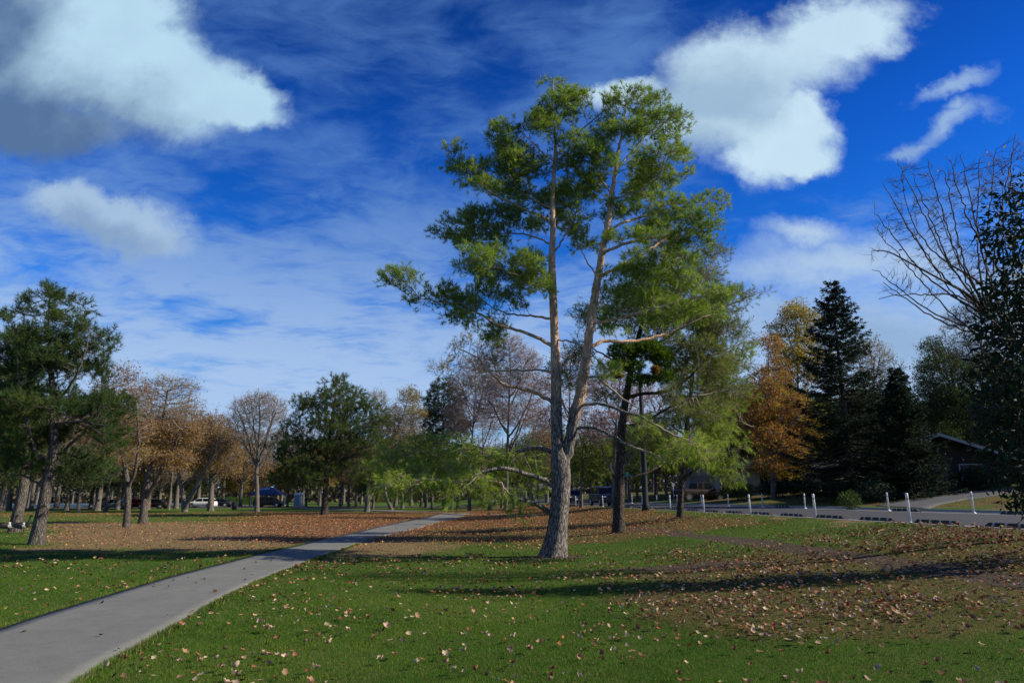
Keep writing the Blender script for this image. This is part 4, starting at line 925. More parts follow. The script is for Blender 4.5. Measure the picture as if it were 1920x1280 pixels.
tree('tree', 'pale half-leafless tree with a yellow patch near its top, right of the rounded green pine', 'tree', B,
     [(None, [(722, 956, 0, 9), (722, 920, 0, 8), (726, 870, 0, 6), (735, 820, 0, 4), (760, 770, 0, 2)]), ('n', [(724, 880, 0, 5), (715, 830, .6, 4), (708, 770, 1, 2)]), ('n', [(730, 840, 0, 4), (760, 820, -.6, 3), (780, 790, -1, 2)])],
     deepen([(708, 752, 18, 18), (765, 745, 18, 16), (742, 780, 30, 18), (778, 780, 16, 18), (715, 800, 26, 20), (760, 815, 30, 16), (740, 850, 34, 16)], B[1], 9),
     [lf(M['leaf_pale'], .18, p=.9, per=2), lf(M['leaf_gold'], .22, p=.9, per=2, where=lambda q: (q[:, 0] > W(768, 700, B[1])[0]) & (q[:, 2] > W(760, 780, B[1])[2]))], M['bark_far'], M['twig_grey'], step=.6, rho=1.7, tip=.016, spray=dict(n=4, ln=.9, r=.011, sp=.7, up=.2), autolimb=True, seed=29, start=3)
B = G(832, 954.5)
tree('pine_tree', 'small blue-green pine with dark rounded top, left of the tangle of bare twigs', 'tree', B,
     [(None, [(832, 955, 0, 8), (832, 900, 0, 7), (832, 840, 0, 5), (832, 720, 0, 2)])],
     deepen([(832, 730, 18, 14), (815, 752, 16, 14), (850, 752, 20, 16), (830, 775, 28, 16), (808, 790, 14, 14), (850, 800, 26, 18), (815, 825, 22, 16)], B[1], 10),
     [nd(M['need_spruce'], n=20, ln=.4, w=.045, rep=1, rmax=.03, shoot=.35, tm=.9)], M['bark_far'], M['twig_dark'], step=.6, rho=2., tip=.016, spray=dict(n=2, ln=.8, r=.012, sp=.6, up=.3), seed=30, start=3)
# tangle of bare trees behind the two-stemmed pine
BT = [(880, 957, 'bare_tree', 'leafless pinkish-grey tree low left behind the two-stemmed pine', [(880, 957, 0, 9), (881, 900, 0, 8), (884, 840, 0, 5), (890, 760, 0, 3), (892, 690, 0, 2)],
       [(890, 690, 24, 18), (866, 725, 26, 22), (905, 730, 30, 24), (880, 775, 38, 24), (925, 780, 30, 24), (860, 800, 24, 20)], 31),
      (948, 958, 'bare_tree', 'tall leafless pinkish-grey tree with dense fine twigs straight behind the left stem', [(948, 958, 0, 11), (950, 900, 0, 9), (952, 830, 0, 7), (955, 740, 0, 4), (958, 660, 0, 2)],
       [(955, 650, 28, 18), (925, 680, 28, 22), (985, 680, 28, 22), (955, 720, 44, 24), (1000, 730, 28, 24), (925, 760, 34, 24), (980, 775, 40, 24), (1015, 790, 20, 20)], 32),
      (1062, 956, 'bare_tree', 'leafless grey tree showing between the two stems of the pine', [(1062, 956, 0, 9), (1063, 900, 0, 8), (1065, 830, 0, 6), (1068, 750, 0, 3), (1070, 680, 0, 2)],
       [(1068, 680, 28, 20), (1045, 720, 30, 24), (1090, 730, 30, 24), (1068, 775, 40, 24), (1030, 790, 24, 20), (1105, 800, 28, 24)], 33),
      (1150, 951, 'bare_tree', 'leafless grey-brown tree behind the dense green clump', [(1150, 951, 0, 9), (1150, 890, 0, 8), (1152, 830, 0, 6), (1160, 750, 0, 3), (1165, 690, 0, 2)],
       [(1160, 690, 28, 20), (1130, 730, 30, 24), (1190, 740, 34, 24), (1160, 790, 44, 24), (1215, 800, 30, 24), (1120, 810, 26, 22), (1240, 760, 26, 26)], 34)]
for (px, py, nm, lb, tr, bl, sd) in BT:
    B = G(px, py)
    tree(nm, lb, 'tree', B, [(None, tr)], deepen(bl, B[1], sd), [lf(M['leaf_red' if sd > 32 else 'leaf_brown'], .17, p=.5 if sd == 34 else .14, per=1)], M['bark_far'], M['twig_pink'], step=.5, rho=2.6, tip=.014, e=2.15, spray=dict(n=5, ln=.95, r=.009, sp=.6, up=.3), autolimb=True, seed=sd, start=4, jit=.2, up=.1)
# twin-trunked dark pine, and the small tree by the kerb
for (px, py, lb, tr, bl, sd) in [(941, 951.5, 'small dark pine with plain straight trunk, left one of a close pair beyond the path', [(941, 952, 0, 8), (941, 920, 0, 7), (942, 870, 0, 5), (943, 820, 0, 2)], [(942, 880, 22, 12), (935, 905, 26, 10), (945, 850, 18, 14)], 41),
                              (962, 952, 'small dark pine with plain straight trunk, right one of a close pair beyond the path', [(962, 953, 0, 9), (962, 920, 0, 8), (961, 870, 0, 5), (960, 820, 0, 2)], [(962, 885, 24, 12), (972, 905, 22, 10), (958, 855, 18, 14)], 42),
                              (1090, 953, 'small dark-trunked green tree at the kerb, right of the two-stemmed pine', [(1090, 953, 0, 9), (1090, 920, 0, 8), (1092, 880, 0, 6), (1095, 830, 0, 3)], [(1090, 870, 30, 16), (1110, 845, 26, 18), (1080, 835, 24, 18), (1120, 880, 20, 14), (1135, 860, 22, 20)], 43),
                              (688, 959, 'squat grey-trunked green tree right behind the rounded green pine', [(688, 960, 0, 14), (690, 930, 0, 12), (692, 900, 0, 8), (700, 860, 0, 3)], [(700, 875, 22, 12), (684, 892, 18, 9), (718, 892, 18, 10)], 44)]:
    B = G(px, py)
    tree('pine_tree', lb, 'tree', B, [(None, tr)], deepen(bl, B[1], sd), [nd(M['need_lime' if sd == 44 else 'need_olive'], n=18, ln=.34, w=.04, rep=1, rmax=.03, shoot=.3, tm=.45, droop=.3)], M['bark_far'], M['twig_dark'], step=.5, rho=3, tip=.015, spray=dict(n=2, ln=.7, r=.011, sp=.6, up=.0), seed=sd, start=3)

# ------------------------------------------------------------------ across the road
def spruce(name, label, base, Hh, Rb, seed, mat, dens=1.0, ragged=.25, low=.06):
    g = np.random.default_rng(seed); o = empty(name, base, label=label, cat='tree')
    mb = MB(); n = 9; pts = [(0, 0, -.1), (0, 0, Hh * .35), (0, 0, Hh * .75), (0, 0, Hh)]; rr = [Hh * .017, Hh * .012, Hh * .005, .01]
    for a, b, r0, r1 in zip(pts, pts[1:], rr, rr[1:]): mb.tube(a, b, r0, r1, 9, caps=False)
    mb.build('trunk', M['bark_dark'], o, smooth=True)
    VV, QQ, nb = [], [], 0; SP, SD = [], []
    h = Hh * low
    while h < Hh * .985:
        f = h / Hh; nbr = int(g.integers(5, 8)) if f < .9 else 4
        for k in range(nbr):
            az = g.random() * 2 * pi; L = Rb * (1 - f) ** .82 * (1 + g.uniform(-ragged, ragged * .7)) + .12
            dirr = np.array([cos(az), sin(az), 0]); m = max(4, int(L / .3)); u = np.linspace(0, 1, m)
            slope = .35 * f - .32 * (1 - f)
            P = dirr * (u * L)[:, None] + np.array([0, 0, 1.]) * (h + L * (slope * u + .28 * (u ** 2.4) - .10 * u * (1 - u)))[:, None]
            P[:, 2] += g.normal(0, .02, m)
            r = np.linspace(.012 + .012 * L, .006, m); tg = unit(np.gradient(P, axis=0)); s_ = np.cross(tg, [0, 0, 1.]); s_ = unit(s_); w_ = np.cross(tg, s_)
            ang = np.arange(3) * 2 * pi / 3; V = P[:, None] + r[:, None, None] * (np.cos(ang)[None, :, None] * s_[:, None] + np.sin(ang)[None, :, None] * w_[:, None])
            i, j = np.meshgrid(np.arange(m - 1), np.arange(3), indexing='ij'); j2 = (j + 1) % 3
            VV.append(V.reshape(-1, 3)); QQ.append(np.stack([nb + i * 3 + j, nb + i * 3 + j2, nb + (i + 1) * 3 + j2, nb + (i + 1) * 3 + j], -1).reshape(-1, 4)); nb += m * 3
            nt = int(L * 9 * dens) + 4
            uu = g.uniform(.12, 1, nt); pp = np.stack([np.interp(uu, u, P[:, c]) for c in range(3)], 1)
            side = g.choice([-1., 1.], nt)[:, None]; lt = (L * .26 * (1.12 - uu) + .10)[:, None] * g.uniform(.5, 1.1, (nt, 1))
            dd = unit(dirr * .8 + s_[0] * side + np.array([0, 0, -.12]) + g.normal(0, .15, (nt, 3)))
            for q in np.linspace(0, 1, 4):
                SP.append(pp + dd * lt * q + np.array([0, 0, -.10]) * (lt * q) ** 1.2); SD.append(unit(dd + g.normal(0, .25, (nt, 3)) + np.array([0, 0, -.1])))
        h += max(.12, Hh * .021 * (1 - .4 * f)) * g.uniform(.75, 1.3)
    mesh_np('branches', np.concatenate(VV), np.concatenate(QQ), M['twig_dark'], o)
    SP = np.concatenate(SP); SD = np.concatenate(SD); tint = np.clip(.4 + .15 * np.sin(SP[:, 2] * 2) + g.normal(0, .2, len(SP)), 0, 1)
    V, Q, T = needles(SP, SD, g, 6, .11, .035, .16, (15, 60), .1, tint)
    mesh_np('crown', V, Q, mat, o, attrs={'tint': T}); return o
def at_depth(px, Y):
    u, _ = uvdir(px, 932); return np.array([u * Y, Y, H(u * Y, Y)])
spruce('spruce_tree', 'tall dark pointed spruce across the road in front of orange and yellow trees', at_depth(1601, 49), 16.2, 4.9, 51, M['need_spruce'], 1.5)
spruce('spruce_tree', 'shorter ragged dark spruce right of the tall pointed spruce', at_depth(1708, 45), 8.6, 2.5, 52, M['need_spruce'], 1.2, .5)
B = at_depth(1450, 62)
tree('oak_tree', 'autumn oak with rust-orange leaves left of the tall dark spruce', 'tree', B,
     [(None, [(1450, 925, 0, 14), (1450, 880, 0, 12), (1448, 830, 0, 9), (1444, 760, 0, 6), (1440, 660, 0, 2)]), ('n', [(1448, 840, 0, 7), (1475, 800, -.8, 5), (1500, 780, -1, 2)]), ('n', [(1448, 830, 0, 7), (1410, 800, -1, 5), (1385, 790, -1.3, 2)])],
     deepen([(1440, 650, 16, 14), (1400, 760, 26, 16), (1385, 790, 20, 12), (1455, 690, 24, 20), (1432, 725, 26, 18), (1420, 775, 30, 16), (1465, 775, 30, 18), (1495, 790, 18, 18), (1440, 805, 40, 16), (1410, 825, 24, 12), (1465, 830, 26, 14), (1395, 800, 20, 14), (1480, 745, 24, 16), (1500, 820, 20, 14), (1430, 865, 30, 12), (1480, 870, 30, 12)], 62, 11),
     [lf(M['leaf_orange'], .19, p=.9, per=2, tm=.5), lf(M['leaf_gold'], .19, p=.9, per=2, tm=.35), lf(M['leaf_red'], .19, p=.8, per=1, tm=.4)], M['bark_far'], M['twig_grey'], step=.5, rho=2.4, tip=.014, spray=dict(n=4, ln=.8, r=.009, sp=.8, up=.1), autolimb=True, clump=(.15, .8), seed=53, start=3)
B = at_depth(1498, 74)
tree('tree', 'yellow and green autumn tree rising behind the rust-orange oak', 'tree', B,
     [(None, [(1498, 925, 0, 12), (1498, 850, 0, 10), (1496, 760, 0, 7), (1495, 640, 0, 3)])],
     deepen([(1490, 590, 20, 16), (1515, 605, 18, 16), (1475, 615, 18, 18), (1500, 640, 30, 20), (1470, 660, 22, 20), (1520, 670, 26, 22), (1495, 710, 34, 24), (1480, 760, 30, 24), (1510, 790, 34, 26), (1470, 850, 40, 20), (1440, 880, 30, 14)], 74, 12),
     [lf(M['leaf_gold'], .20, p=1, per=4, tm=.5)], M['bark_far'], M['twig_grey'], step=.55, rho=2., tip=.015, spray=dict(n=4, ln=.9, r=.010, sp=.8, up=.2), autolimb=True, clump=(.2, 1.1), seed=54, start=3)
B = at_depth(1630, 64)
tree('tree', 'thin-leaved yellowish tree showing right behind the tall dark spruce', 'tree', B,
     [(None, [(1630, 925, 0, 11), (1630, 850, 0, 9), (1635, 760, 0, 6), (1640, 670, 0, 2)]), ('n', [(1633, 780, 0, 5), (1660, 730, .5, 3), (1690, 690, .8, 2)])],
     deepen([(1630, 650, 20, 14), (1610, 675, 22, 18), (1650, 670, 22, 16), (1678, 690, 16, 12), (1640, 705, 34, 18), (1620, 750, 34, 24), (1665, 760, 28, 24), (1600, 800, 30, 24), (1650, 820, 30, 24)], 64, 13),
     [lf(M['leaf_gold'], .17, p=.6, per=1), lf(M['leaf_green'], .18, p=.9, per=3, where=lambda q: q[:, 2] < 11)], M['bark_far'], M['twig_grey'], step=.5, rho=2.6, tip=.014, spray=dict(n=4, ln=.8, r=.009, sp=.6, up=.3), autolimb=True, seed=55, start=3)
B = at_depth(1795, 62)
tree('tree', 'dark green small-leaved tree rising behind the gabled house', 'tree', B,
     [(None, [(1795, 915, 0, 12), (1795, 840, 0, 11), (1792, 760, 0, 8), (1780, 680, 0, 4), (1765, 640, 0, 2)]), ('n', [(1795, 820, 0, 7), (1830, 760, -.6, 5), (1860, 700, -1, 2)])],
     deepen([(1748, 655, 16, 16), (1770, 680, 26, 20), (1740, 700, 18, 22), (1765, 735, 34, 24), (1745, 780, 26, 24), (1810, 700, 32, 24), (1850, 690, 26, 26), (1800, 760, 38, 26), (1850, 770, 34, 26), (1760, 815, 34, 16), (1820, 810, 40, 16)], 62, 14),
     [lf(M['leaf_green'], .15, p=1, per=4, tm=.2)], M['bark_far'], M['twig_dark'], step=.45, rho=3.2, tip=.013, spray=dict(n=4, ln=.8, r=.009, sp=.8, up=.2), autolimb=True, seed=56, start=3)
B = at_depth(1835, 52)
tree('bare_tree', 'leafless dark tree above the gabled house, behind the near bare branches', 'tree', B,
     [(None, [(1870, 915, 0, 12), (1868, 840, 0, 11), (1860, 760, 0, 8), (1845, 680, 0, 5), (1830, 600, 0, 2)])],
     deepen([(1800, 600, 26, 22), (1770, 640, 22, 20), (1840, 580, 30, 26), (1880, 600, 26, 30), (1820, 650, 36, 26), (1870, 680, 30, 26)], 52, 15),
     [lf(M['leaf_green'], .12, p=.15, rep=1, rmax=.03)], M['bark_far'], M['twig_dark'], step=.4, rho=3.2, tip=.011, e=2.15, spray=dict(n=4, ln=.7, r=.007, sp=.7, up=.3), autolimb=True, seed=57, start=4, jit=.25)

for (px, Y, lb, bl, sd) in [(1925, 52, 'dark leafy tree added at the right end of the gabled house to shade it', [(0, 190, 50, 34), (-40, 150, 46, 34), (45, 150, 46, 34), (0, 110, 60, 34), (-50, 90, 40, 26), (50, 95, 40, 26)], 81),  # tree put in to cast shade on the gabled house front
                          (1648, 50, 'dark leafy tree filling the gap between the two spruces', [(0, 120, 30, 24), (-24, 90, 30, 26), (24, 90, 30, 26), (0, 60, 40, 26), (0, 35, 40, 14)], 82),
                          (2040, 47, 'tall dark leafy tree added out of view beside the driveway to shade the gabled house', [(0, 210, 50, 34), (-45, 165, 46, 34), (45, 160, 46, 34), (0, 120, 64, 34), (-50, 95, 40, 26), (50, 95, 40, 26)], 83)]:  # unseen tree, added so its shadow falls on house and driveway
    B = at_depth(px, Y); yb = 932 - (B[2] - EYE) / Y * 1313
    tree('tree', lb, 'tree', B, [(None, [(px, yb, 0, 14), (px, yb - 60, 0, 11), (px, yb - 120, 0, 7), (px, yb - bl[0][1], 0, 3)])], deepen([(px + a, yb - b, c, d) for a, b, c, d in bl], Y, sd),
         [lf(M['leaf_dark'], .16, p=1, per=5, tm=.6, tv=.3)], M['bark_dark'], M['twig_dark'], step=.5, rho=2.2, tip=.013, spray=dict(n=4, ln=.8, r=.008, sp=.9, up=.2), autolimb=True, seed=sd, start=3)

# ------------------------------------------------------------------ right edge of the picture, on the verge
FAN = []; gf = np.random.default_rng(4)
for k, (ex, ey) in enumerate([(1640, 400), (1655, 345), (1682, 300), (1712, 330), (1738, 296), (1770, 318), (1802, 290), (1836, 300), (1868, 280), (1650, 440), (1636, 505), (1655, 530), (1700, 420), (1760, 400), (1820, 380), (1880, 340), (1905, 250)]):
    f = gf.uniform(.05, .75); sx, sy = 1975 + (1809 - 1975) * f, 745 + (549 - 745) * f; dz = gf.uniform(-.9, .9)
    mx, my = sx * .5 + ex * .5 - 12, sy * .5 + ey * .5 + 14
    FAN.append(('n', [(sx, sy, 0, 6), (sx * .75 + mx * .25 - 2, sy * .7 + my * .3, dz * .3, 5), (mx, my, dz * .6, 3.5), (ex * .7 + mx * .3, ey * .7 + my * .3, dz * .9, 2.4), (ex, ey, dz, 1.4)]))
B = np.array([10.9, 14.2, H(10.9, 14.2)])
tree('bare_tree', 'near leafless tree reaching long dark branches in from the right edge', 'tree', B,
     [(None, [(2010, 1060, 0, 30), (2005, 960, 0, 27), (1995, 850, 0, 25), (1975, 760, 0, 22), (1940, 690, 0, 16), (1900, 640, 0, 12), (1861, 596, 0, 9), (1809, 549, 0, 7), (1773, 529, -.1, 5), (1706, 493, -.1, 4), (1665, 472, -.1, 3), (1635, 470, -.1, 2)]),
      ('n', [(1900, 640, 0, 8), (1862, 570, .3, 7), (1830, 525, .5, 6), (1768, 487, .6, 4), (1722, 436, .6, 3), (1700, 380, .6, 2), (1690, 330, .6, 2)]),
      ('n', [(1861, 596, 0, 6), (1800, 556, -.4, 4), (1740, 552, -.6, 3), (1690, 552, -.7, 2), (1650, 560, -.8, 1.5)]),
      ('n', [(1940, 690, 0, 9), (1920, 600, -.3, 8), (1880, 520, -.5, 6), (1830, 440, -.6, 4), (1800, 370, -.6, 3), (1785, 310, -.6, 2)]),
      ('n', [(1965, 740, 0, 9), (1960, 600, .5, 8), (1930, 480, .7, 6), (1900, 380, .8, 4), (1895, 290, .8, 2)]),
      *FAN,
      ('n', [(1880, 610, 0, 5), (1850, 640, .4, 4), (1800, 670, .5, 3), (1770, 650, .5, 2)])],
     [(1695, 350, 24, 40, .4, .5), (1665, 420, 24, 34, 0, .5), (1645, 470, 20, 22, -.1, .3), (1720, 420, 34, 44, .4, .6), (1760, 370, 34, 54, .2, .6), (1800, 420, 40, 60, -.3, .7), (1790, 340, 26, 40, -.5, .5), (1850, 350, 36, 60, .2, .7), (1895, 330, 26, 60, .7, .6), (1730, 500, 44, 26, .2, .6),
      (1690, 545, 34, 14, -.6, .4), (1660, 555, 20, 10, -.8, .3), (1780, 520, 44, 36, -.2, .7), (1850, 470, 50, 50, .3, .8), (1890, 540, 40, 60, .2, .8), (1830, 620, 40, 40, .4, .7)],
     [lf(M['leaf_brown'], .09, p=.02, rep=1)], M['bark_dark'], M['twig_dark'], q=False, step=.12, rho=130, dk=.20, tip=.0042, e=2.2, spray=dict(n=4, ln=.34, r=.0031, sp=.40, up=.35), seed=61, start=46, jit=.07, flare=(.18, .3), up=.10, inertia=.45)
B = np.array([10.1, 12.0, H(10.1, 12.0)])
tree('evergreen_tree', 'near dark evergreen with broad glossy leaves filling the right edge', 'tree', B,
     [(None, [(2040, 1080, 0, 18), (2030, 960, 0, 16), (2010, 820, 0, 14), (1990, 680, 0, 11), (1970, 540, 0, 8), (1950, 420, 0, 4), (1940, 350, 0, 2)]),
      ('n', [(2010, 820, 0, 7), (1950, 780, -.2, 5), (1890, 760, -.3, 3)]), ('n', [(1990, 680, 0, 6), (1940, 640, .2, 5), (1880, 600, .3, 3)]), ('n', [(2020, 900, 0, 6), (1960, 890, .1, 4), (1900, 880, .1, 2)]), ('n', [(1970, 540, 0, 5), (1920, 480, -.1, 3), (1880, 420, -.2, 2)])],
     [(1915, 345, 28, 24, 0, .3), (1880, 390, 36, 30, 0, .4), (1915, 440, 36, 50, 0, .5), (1870, 470, 22, 34, .1, .4), (1900, 540, 44, 50, 0, .6), (1865, 610, 34, 34, .2, .5), (1910, 650, 50, 60, 0, .6), (1880, 720, 46, 50, 0, .6), (1850, 770, 26, 22, -.2, .4), (1905, 800, 44, 60, 0, .6), (1885, 870, 34, 40, 0, .5), (1915, 930, 26, 34, 0, .4),
      (1975, 560, 40, 90, 0, .8), (1980, 760, 40, 90, 0, .8), (1985, 920, 40, 70, 0, .7)],
     [lf(M['leaf_dark'], .14, p=1, rep=4, rmax=.03, wid=.40, droop=.5, spread=.1, tv=.3)], M['bark_dark'], M['twig_dark'], step=.18, rho=42, tip=.006, seed=62, start=12)

# ------------------------------------------------------------------ street: posts, kerb stops, lamp, signs
M['white_post'] = simple('white_post', (.74, .74, .72), .45, .06, 9)
M['rubber'] = simple('rubber', (.018, .018, .019), .7, .25, 14)
M['reflector'] = simple('reflector', (.34, .34, .32), .35, .05, 10)
M['pole_grey'] = simple('pole_grey', (.022, .026, .030), .75, .15, 5, .2)
M['galv'] = simple('galv', (.33, .34, .35), .5, .12, 8, .5, .5)
M['sign_green'] = simple('sign_green', (.01, .17, .12), .4, .05, 8)
def zroad(s): return float(np.interp(s, PS, PH)) + .014
def post(s, t, label, lean=(0, 0), first=[None]):
    x, y = S2W(s, t)
    if first[0] is None:
        o = empty('lane_post', (x, y, zroad(s)), 0)
        mb = MB(); mb.lathe([(.042, .05), (.042, .86), (.038, .9), (.02, .915)], n=14); mb.build('post', M['white_post'], o, smooth=True)
        mb = MB(); mb.lathe([(.10, 0), (.10, .012), (.075, .035), (.05, .055), (.044, .07)], n=16); mb.build('base', M['white_post'], o, smooth=True)
        mb = MB(); mb.lathe([(.0435, .70), (.0435, .775)], n=14); mb.build('reflective_band', M['reflector'], o)
        first[0] = o
    else:
        o = copy_tree(first[0]); o.location = (x, y, zroad(s))
    o.rotation_euler = (R(lean[0]), R(lean[1]), 0)
    tag(o, label, 'post', 'white posts in two rows along the road')
def stop(s, t, label, first=[None]):
    x, y = S2W(s, t)
    if first[0] is None:
        o = empty('kerb_stop', (x, y, zroad(s)), RA); L_, w_, h_ = .92, .10, .15
        mb = MB(); vs = []
        for yy, k in ((-L_, .35), (-L_ + .16, 1), (L_ - .16, 1), (L_, .35)):
            for xx, zz in ((-w_, 0), (-w_ * .95, .03), (-w_ * .6, h_ * k), (w_ * .6, h_ * k), (w_ * .95, .03), (w_, 0)): vs.append((xx, yy, zz))
        fs = [(6 * j + i, 6 * j + i + 1, 6 * j + 7 + i, 6 * j + 6 + i) for j in range(3) for i in range(5)] + [(5, 4, 3, 2, 1, 0), (18, 19, 20, 21, 22, 23)]
        mb.add(vs, fs); mb.build('body', M['rubber'], o)
        for yy in (-.6, -.2, .2, .6):
            m2 = MB(); e_ = .004; pr = [(-w_ * .82 - e_, .065), (-w_ * .6 - e_ * .6, h_ + e_ * .8), (w_ * .6 + e_ * .6, h_ + e_ * .8), (w_ * .82 + e_, .065)]
            m2.add([(a, yy + k, b) for a, b in pr for k in (-.04, .04)], [(2 * k, 2 * k + 1, 2 * k + 3, 2 * k + 2) for k in range(3)])
            m2.build('reflector', M['reflector'], o)
        first[0] = o
    else:
        o = copy_tree(first[0]); o.location = (x, y, zroad(s))
    tag(o, label, 'kerb stop', 'black rubber kerb stops lining the bike lane')
orn = ['first', 'second', 'third', 'fourth', 'fifth', 'sixth', 'seventh', 'eighth', 'ninth', 'tenth', 'eleventh', 'twelfth', 'thirteenth', 'fourteenth', 'fifteenth', 'sixteenth']
gp = np.random.default_rng(77)
for k, t in enumerate([19.85, 25.1, 30.55, 36.0, 41.3, 46.9, 58.2, 69.5, 79.5, 86.5]):
    post(14.4, t, f'white flexible post on the lawn side of the road, {orn[k]} from the right', (gp.uniform(-1.5, 1.5), -1.2 + gp.uniform(-.8, .8)))
for k, t in enumerate([27.6, 33.2, 41.2, 46.8, 52.5, 58, 64, 70, 79]):
    post(23.0, t, f'white post on the far side of the road, {orn[k]} from the right', (gp.uniform(-1.5, 1.5), gp.uniform(-1, 1)))
for k in range(14):
    stop(14.4, 16.0 + 2.7 * k, f'black rubber kerb stop along the lawn side of the road, {orn[k]} from the right')
for k, t in enumerate([22.4, 25.2, 31.9, 44.2]):
    stop(23.0, t, f'black rubber kerb stop on the far side of the road, {orn[k]} from the right')

B = G(1211, 958)
o = empty('street_lamp', B, 0, 'dark street lamp pole standing in the grass between the two dark-trunked pines', 'street lamp')
mb = MB(); mb.lathe([(.21, 0), (.21, .35), (.175, .42), (.16, 3), (.11, 8.6)], n=16); mb.build('pole', M['pole_grey'], o, smooth=True)
mb = MB(); mb.lathe([(.26, -.05), (.26, .05), (.215, .08)], n=16); mb.build('base', M['pole_grey'], o, smooth=True)
mb = MB(); P_ = [(0, 0, 8.4), (.35, .1, 8.9), (1.0, .3, 9.1), (1.7, .5, 9.12)]
for a, b in zip(P_, P_[1:]): mb.tube(a, b, .04, .035, 8)
mb.build('arm', M['pole_grey'], o, smooth=True)
mb = MB(); mb.box((2.0, .6, 9.1), (.7, .3, .12), rz=.29); mb.build('lamp_head', M['galv'], o, bevel=.03)
B = at_depth(1207, 52)
o = empty('sign_post', B, 0, 'thin grey signpost just left of the street lamp pole', 'sign post')
mb = MB(); mb.lathe([(.03, 0), (.03, 3.1)], n=8); mb.build('post', M['galv'], o, smooth=True)
mb = MB(); mb.box((0, -.035, 2.8), (.3, .012, .42)); mb.build('sign_panel', M['galv'], o)
B = at_depth(1177, 62)
o = empty('street_sign', B, 0, 'green street name blades on a thin pole behind the dark-trunked pine', 'street sign')
mb = MB(); mb.lathe([(.03, 0), (.03, 2.75)], n=8); mb.build('post', M['galv'], o, smooth=True)
mb = MB(); mb.box((.05, 0, 2.62), (.85, .02, .2), rz=.15); mb.build('sign_blade', M['sign_green'], o)
mb = MB(); mb.box((0, .05, 2.86), (.8, .02, .2), rz=1.0); mb.build('sign_blade', M['sign_green'], o)
B = at_depth(1263, 60)
o = empty('sign_post', B, 0, 'small white sign on a slim post left of the feathery pine trunk', 'sign')
mb = MB(); mb.lathe([(.025, 0), (.025, 1.9)], n=8); mb.build('post', M['galv'], o, smooth=True)
mb = MB(); mb.box((0, -.035, 1.75), (.2, .012, .3)); mb.build('sign_panel', M['white_post'], o, bevel=.004)
B = at_depth(1180, 30)

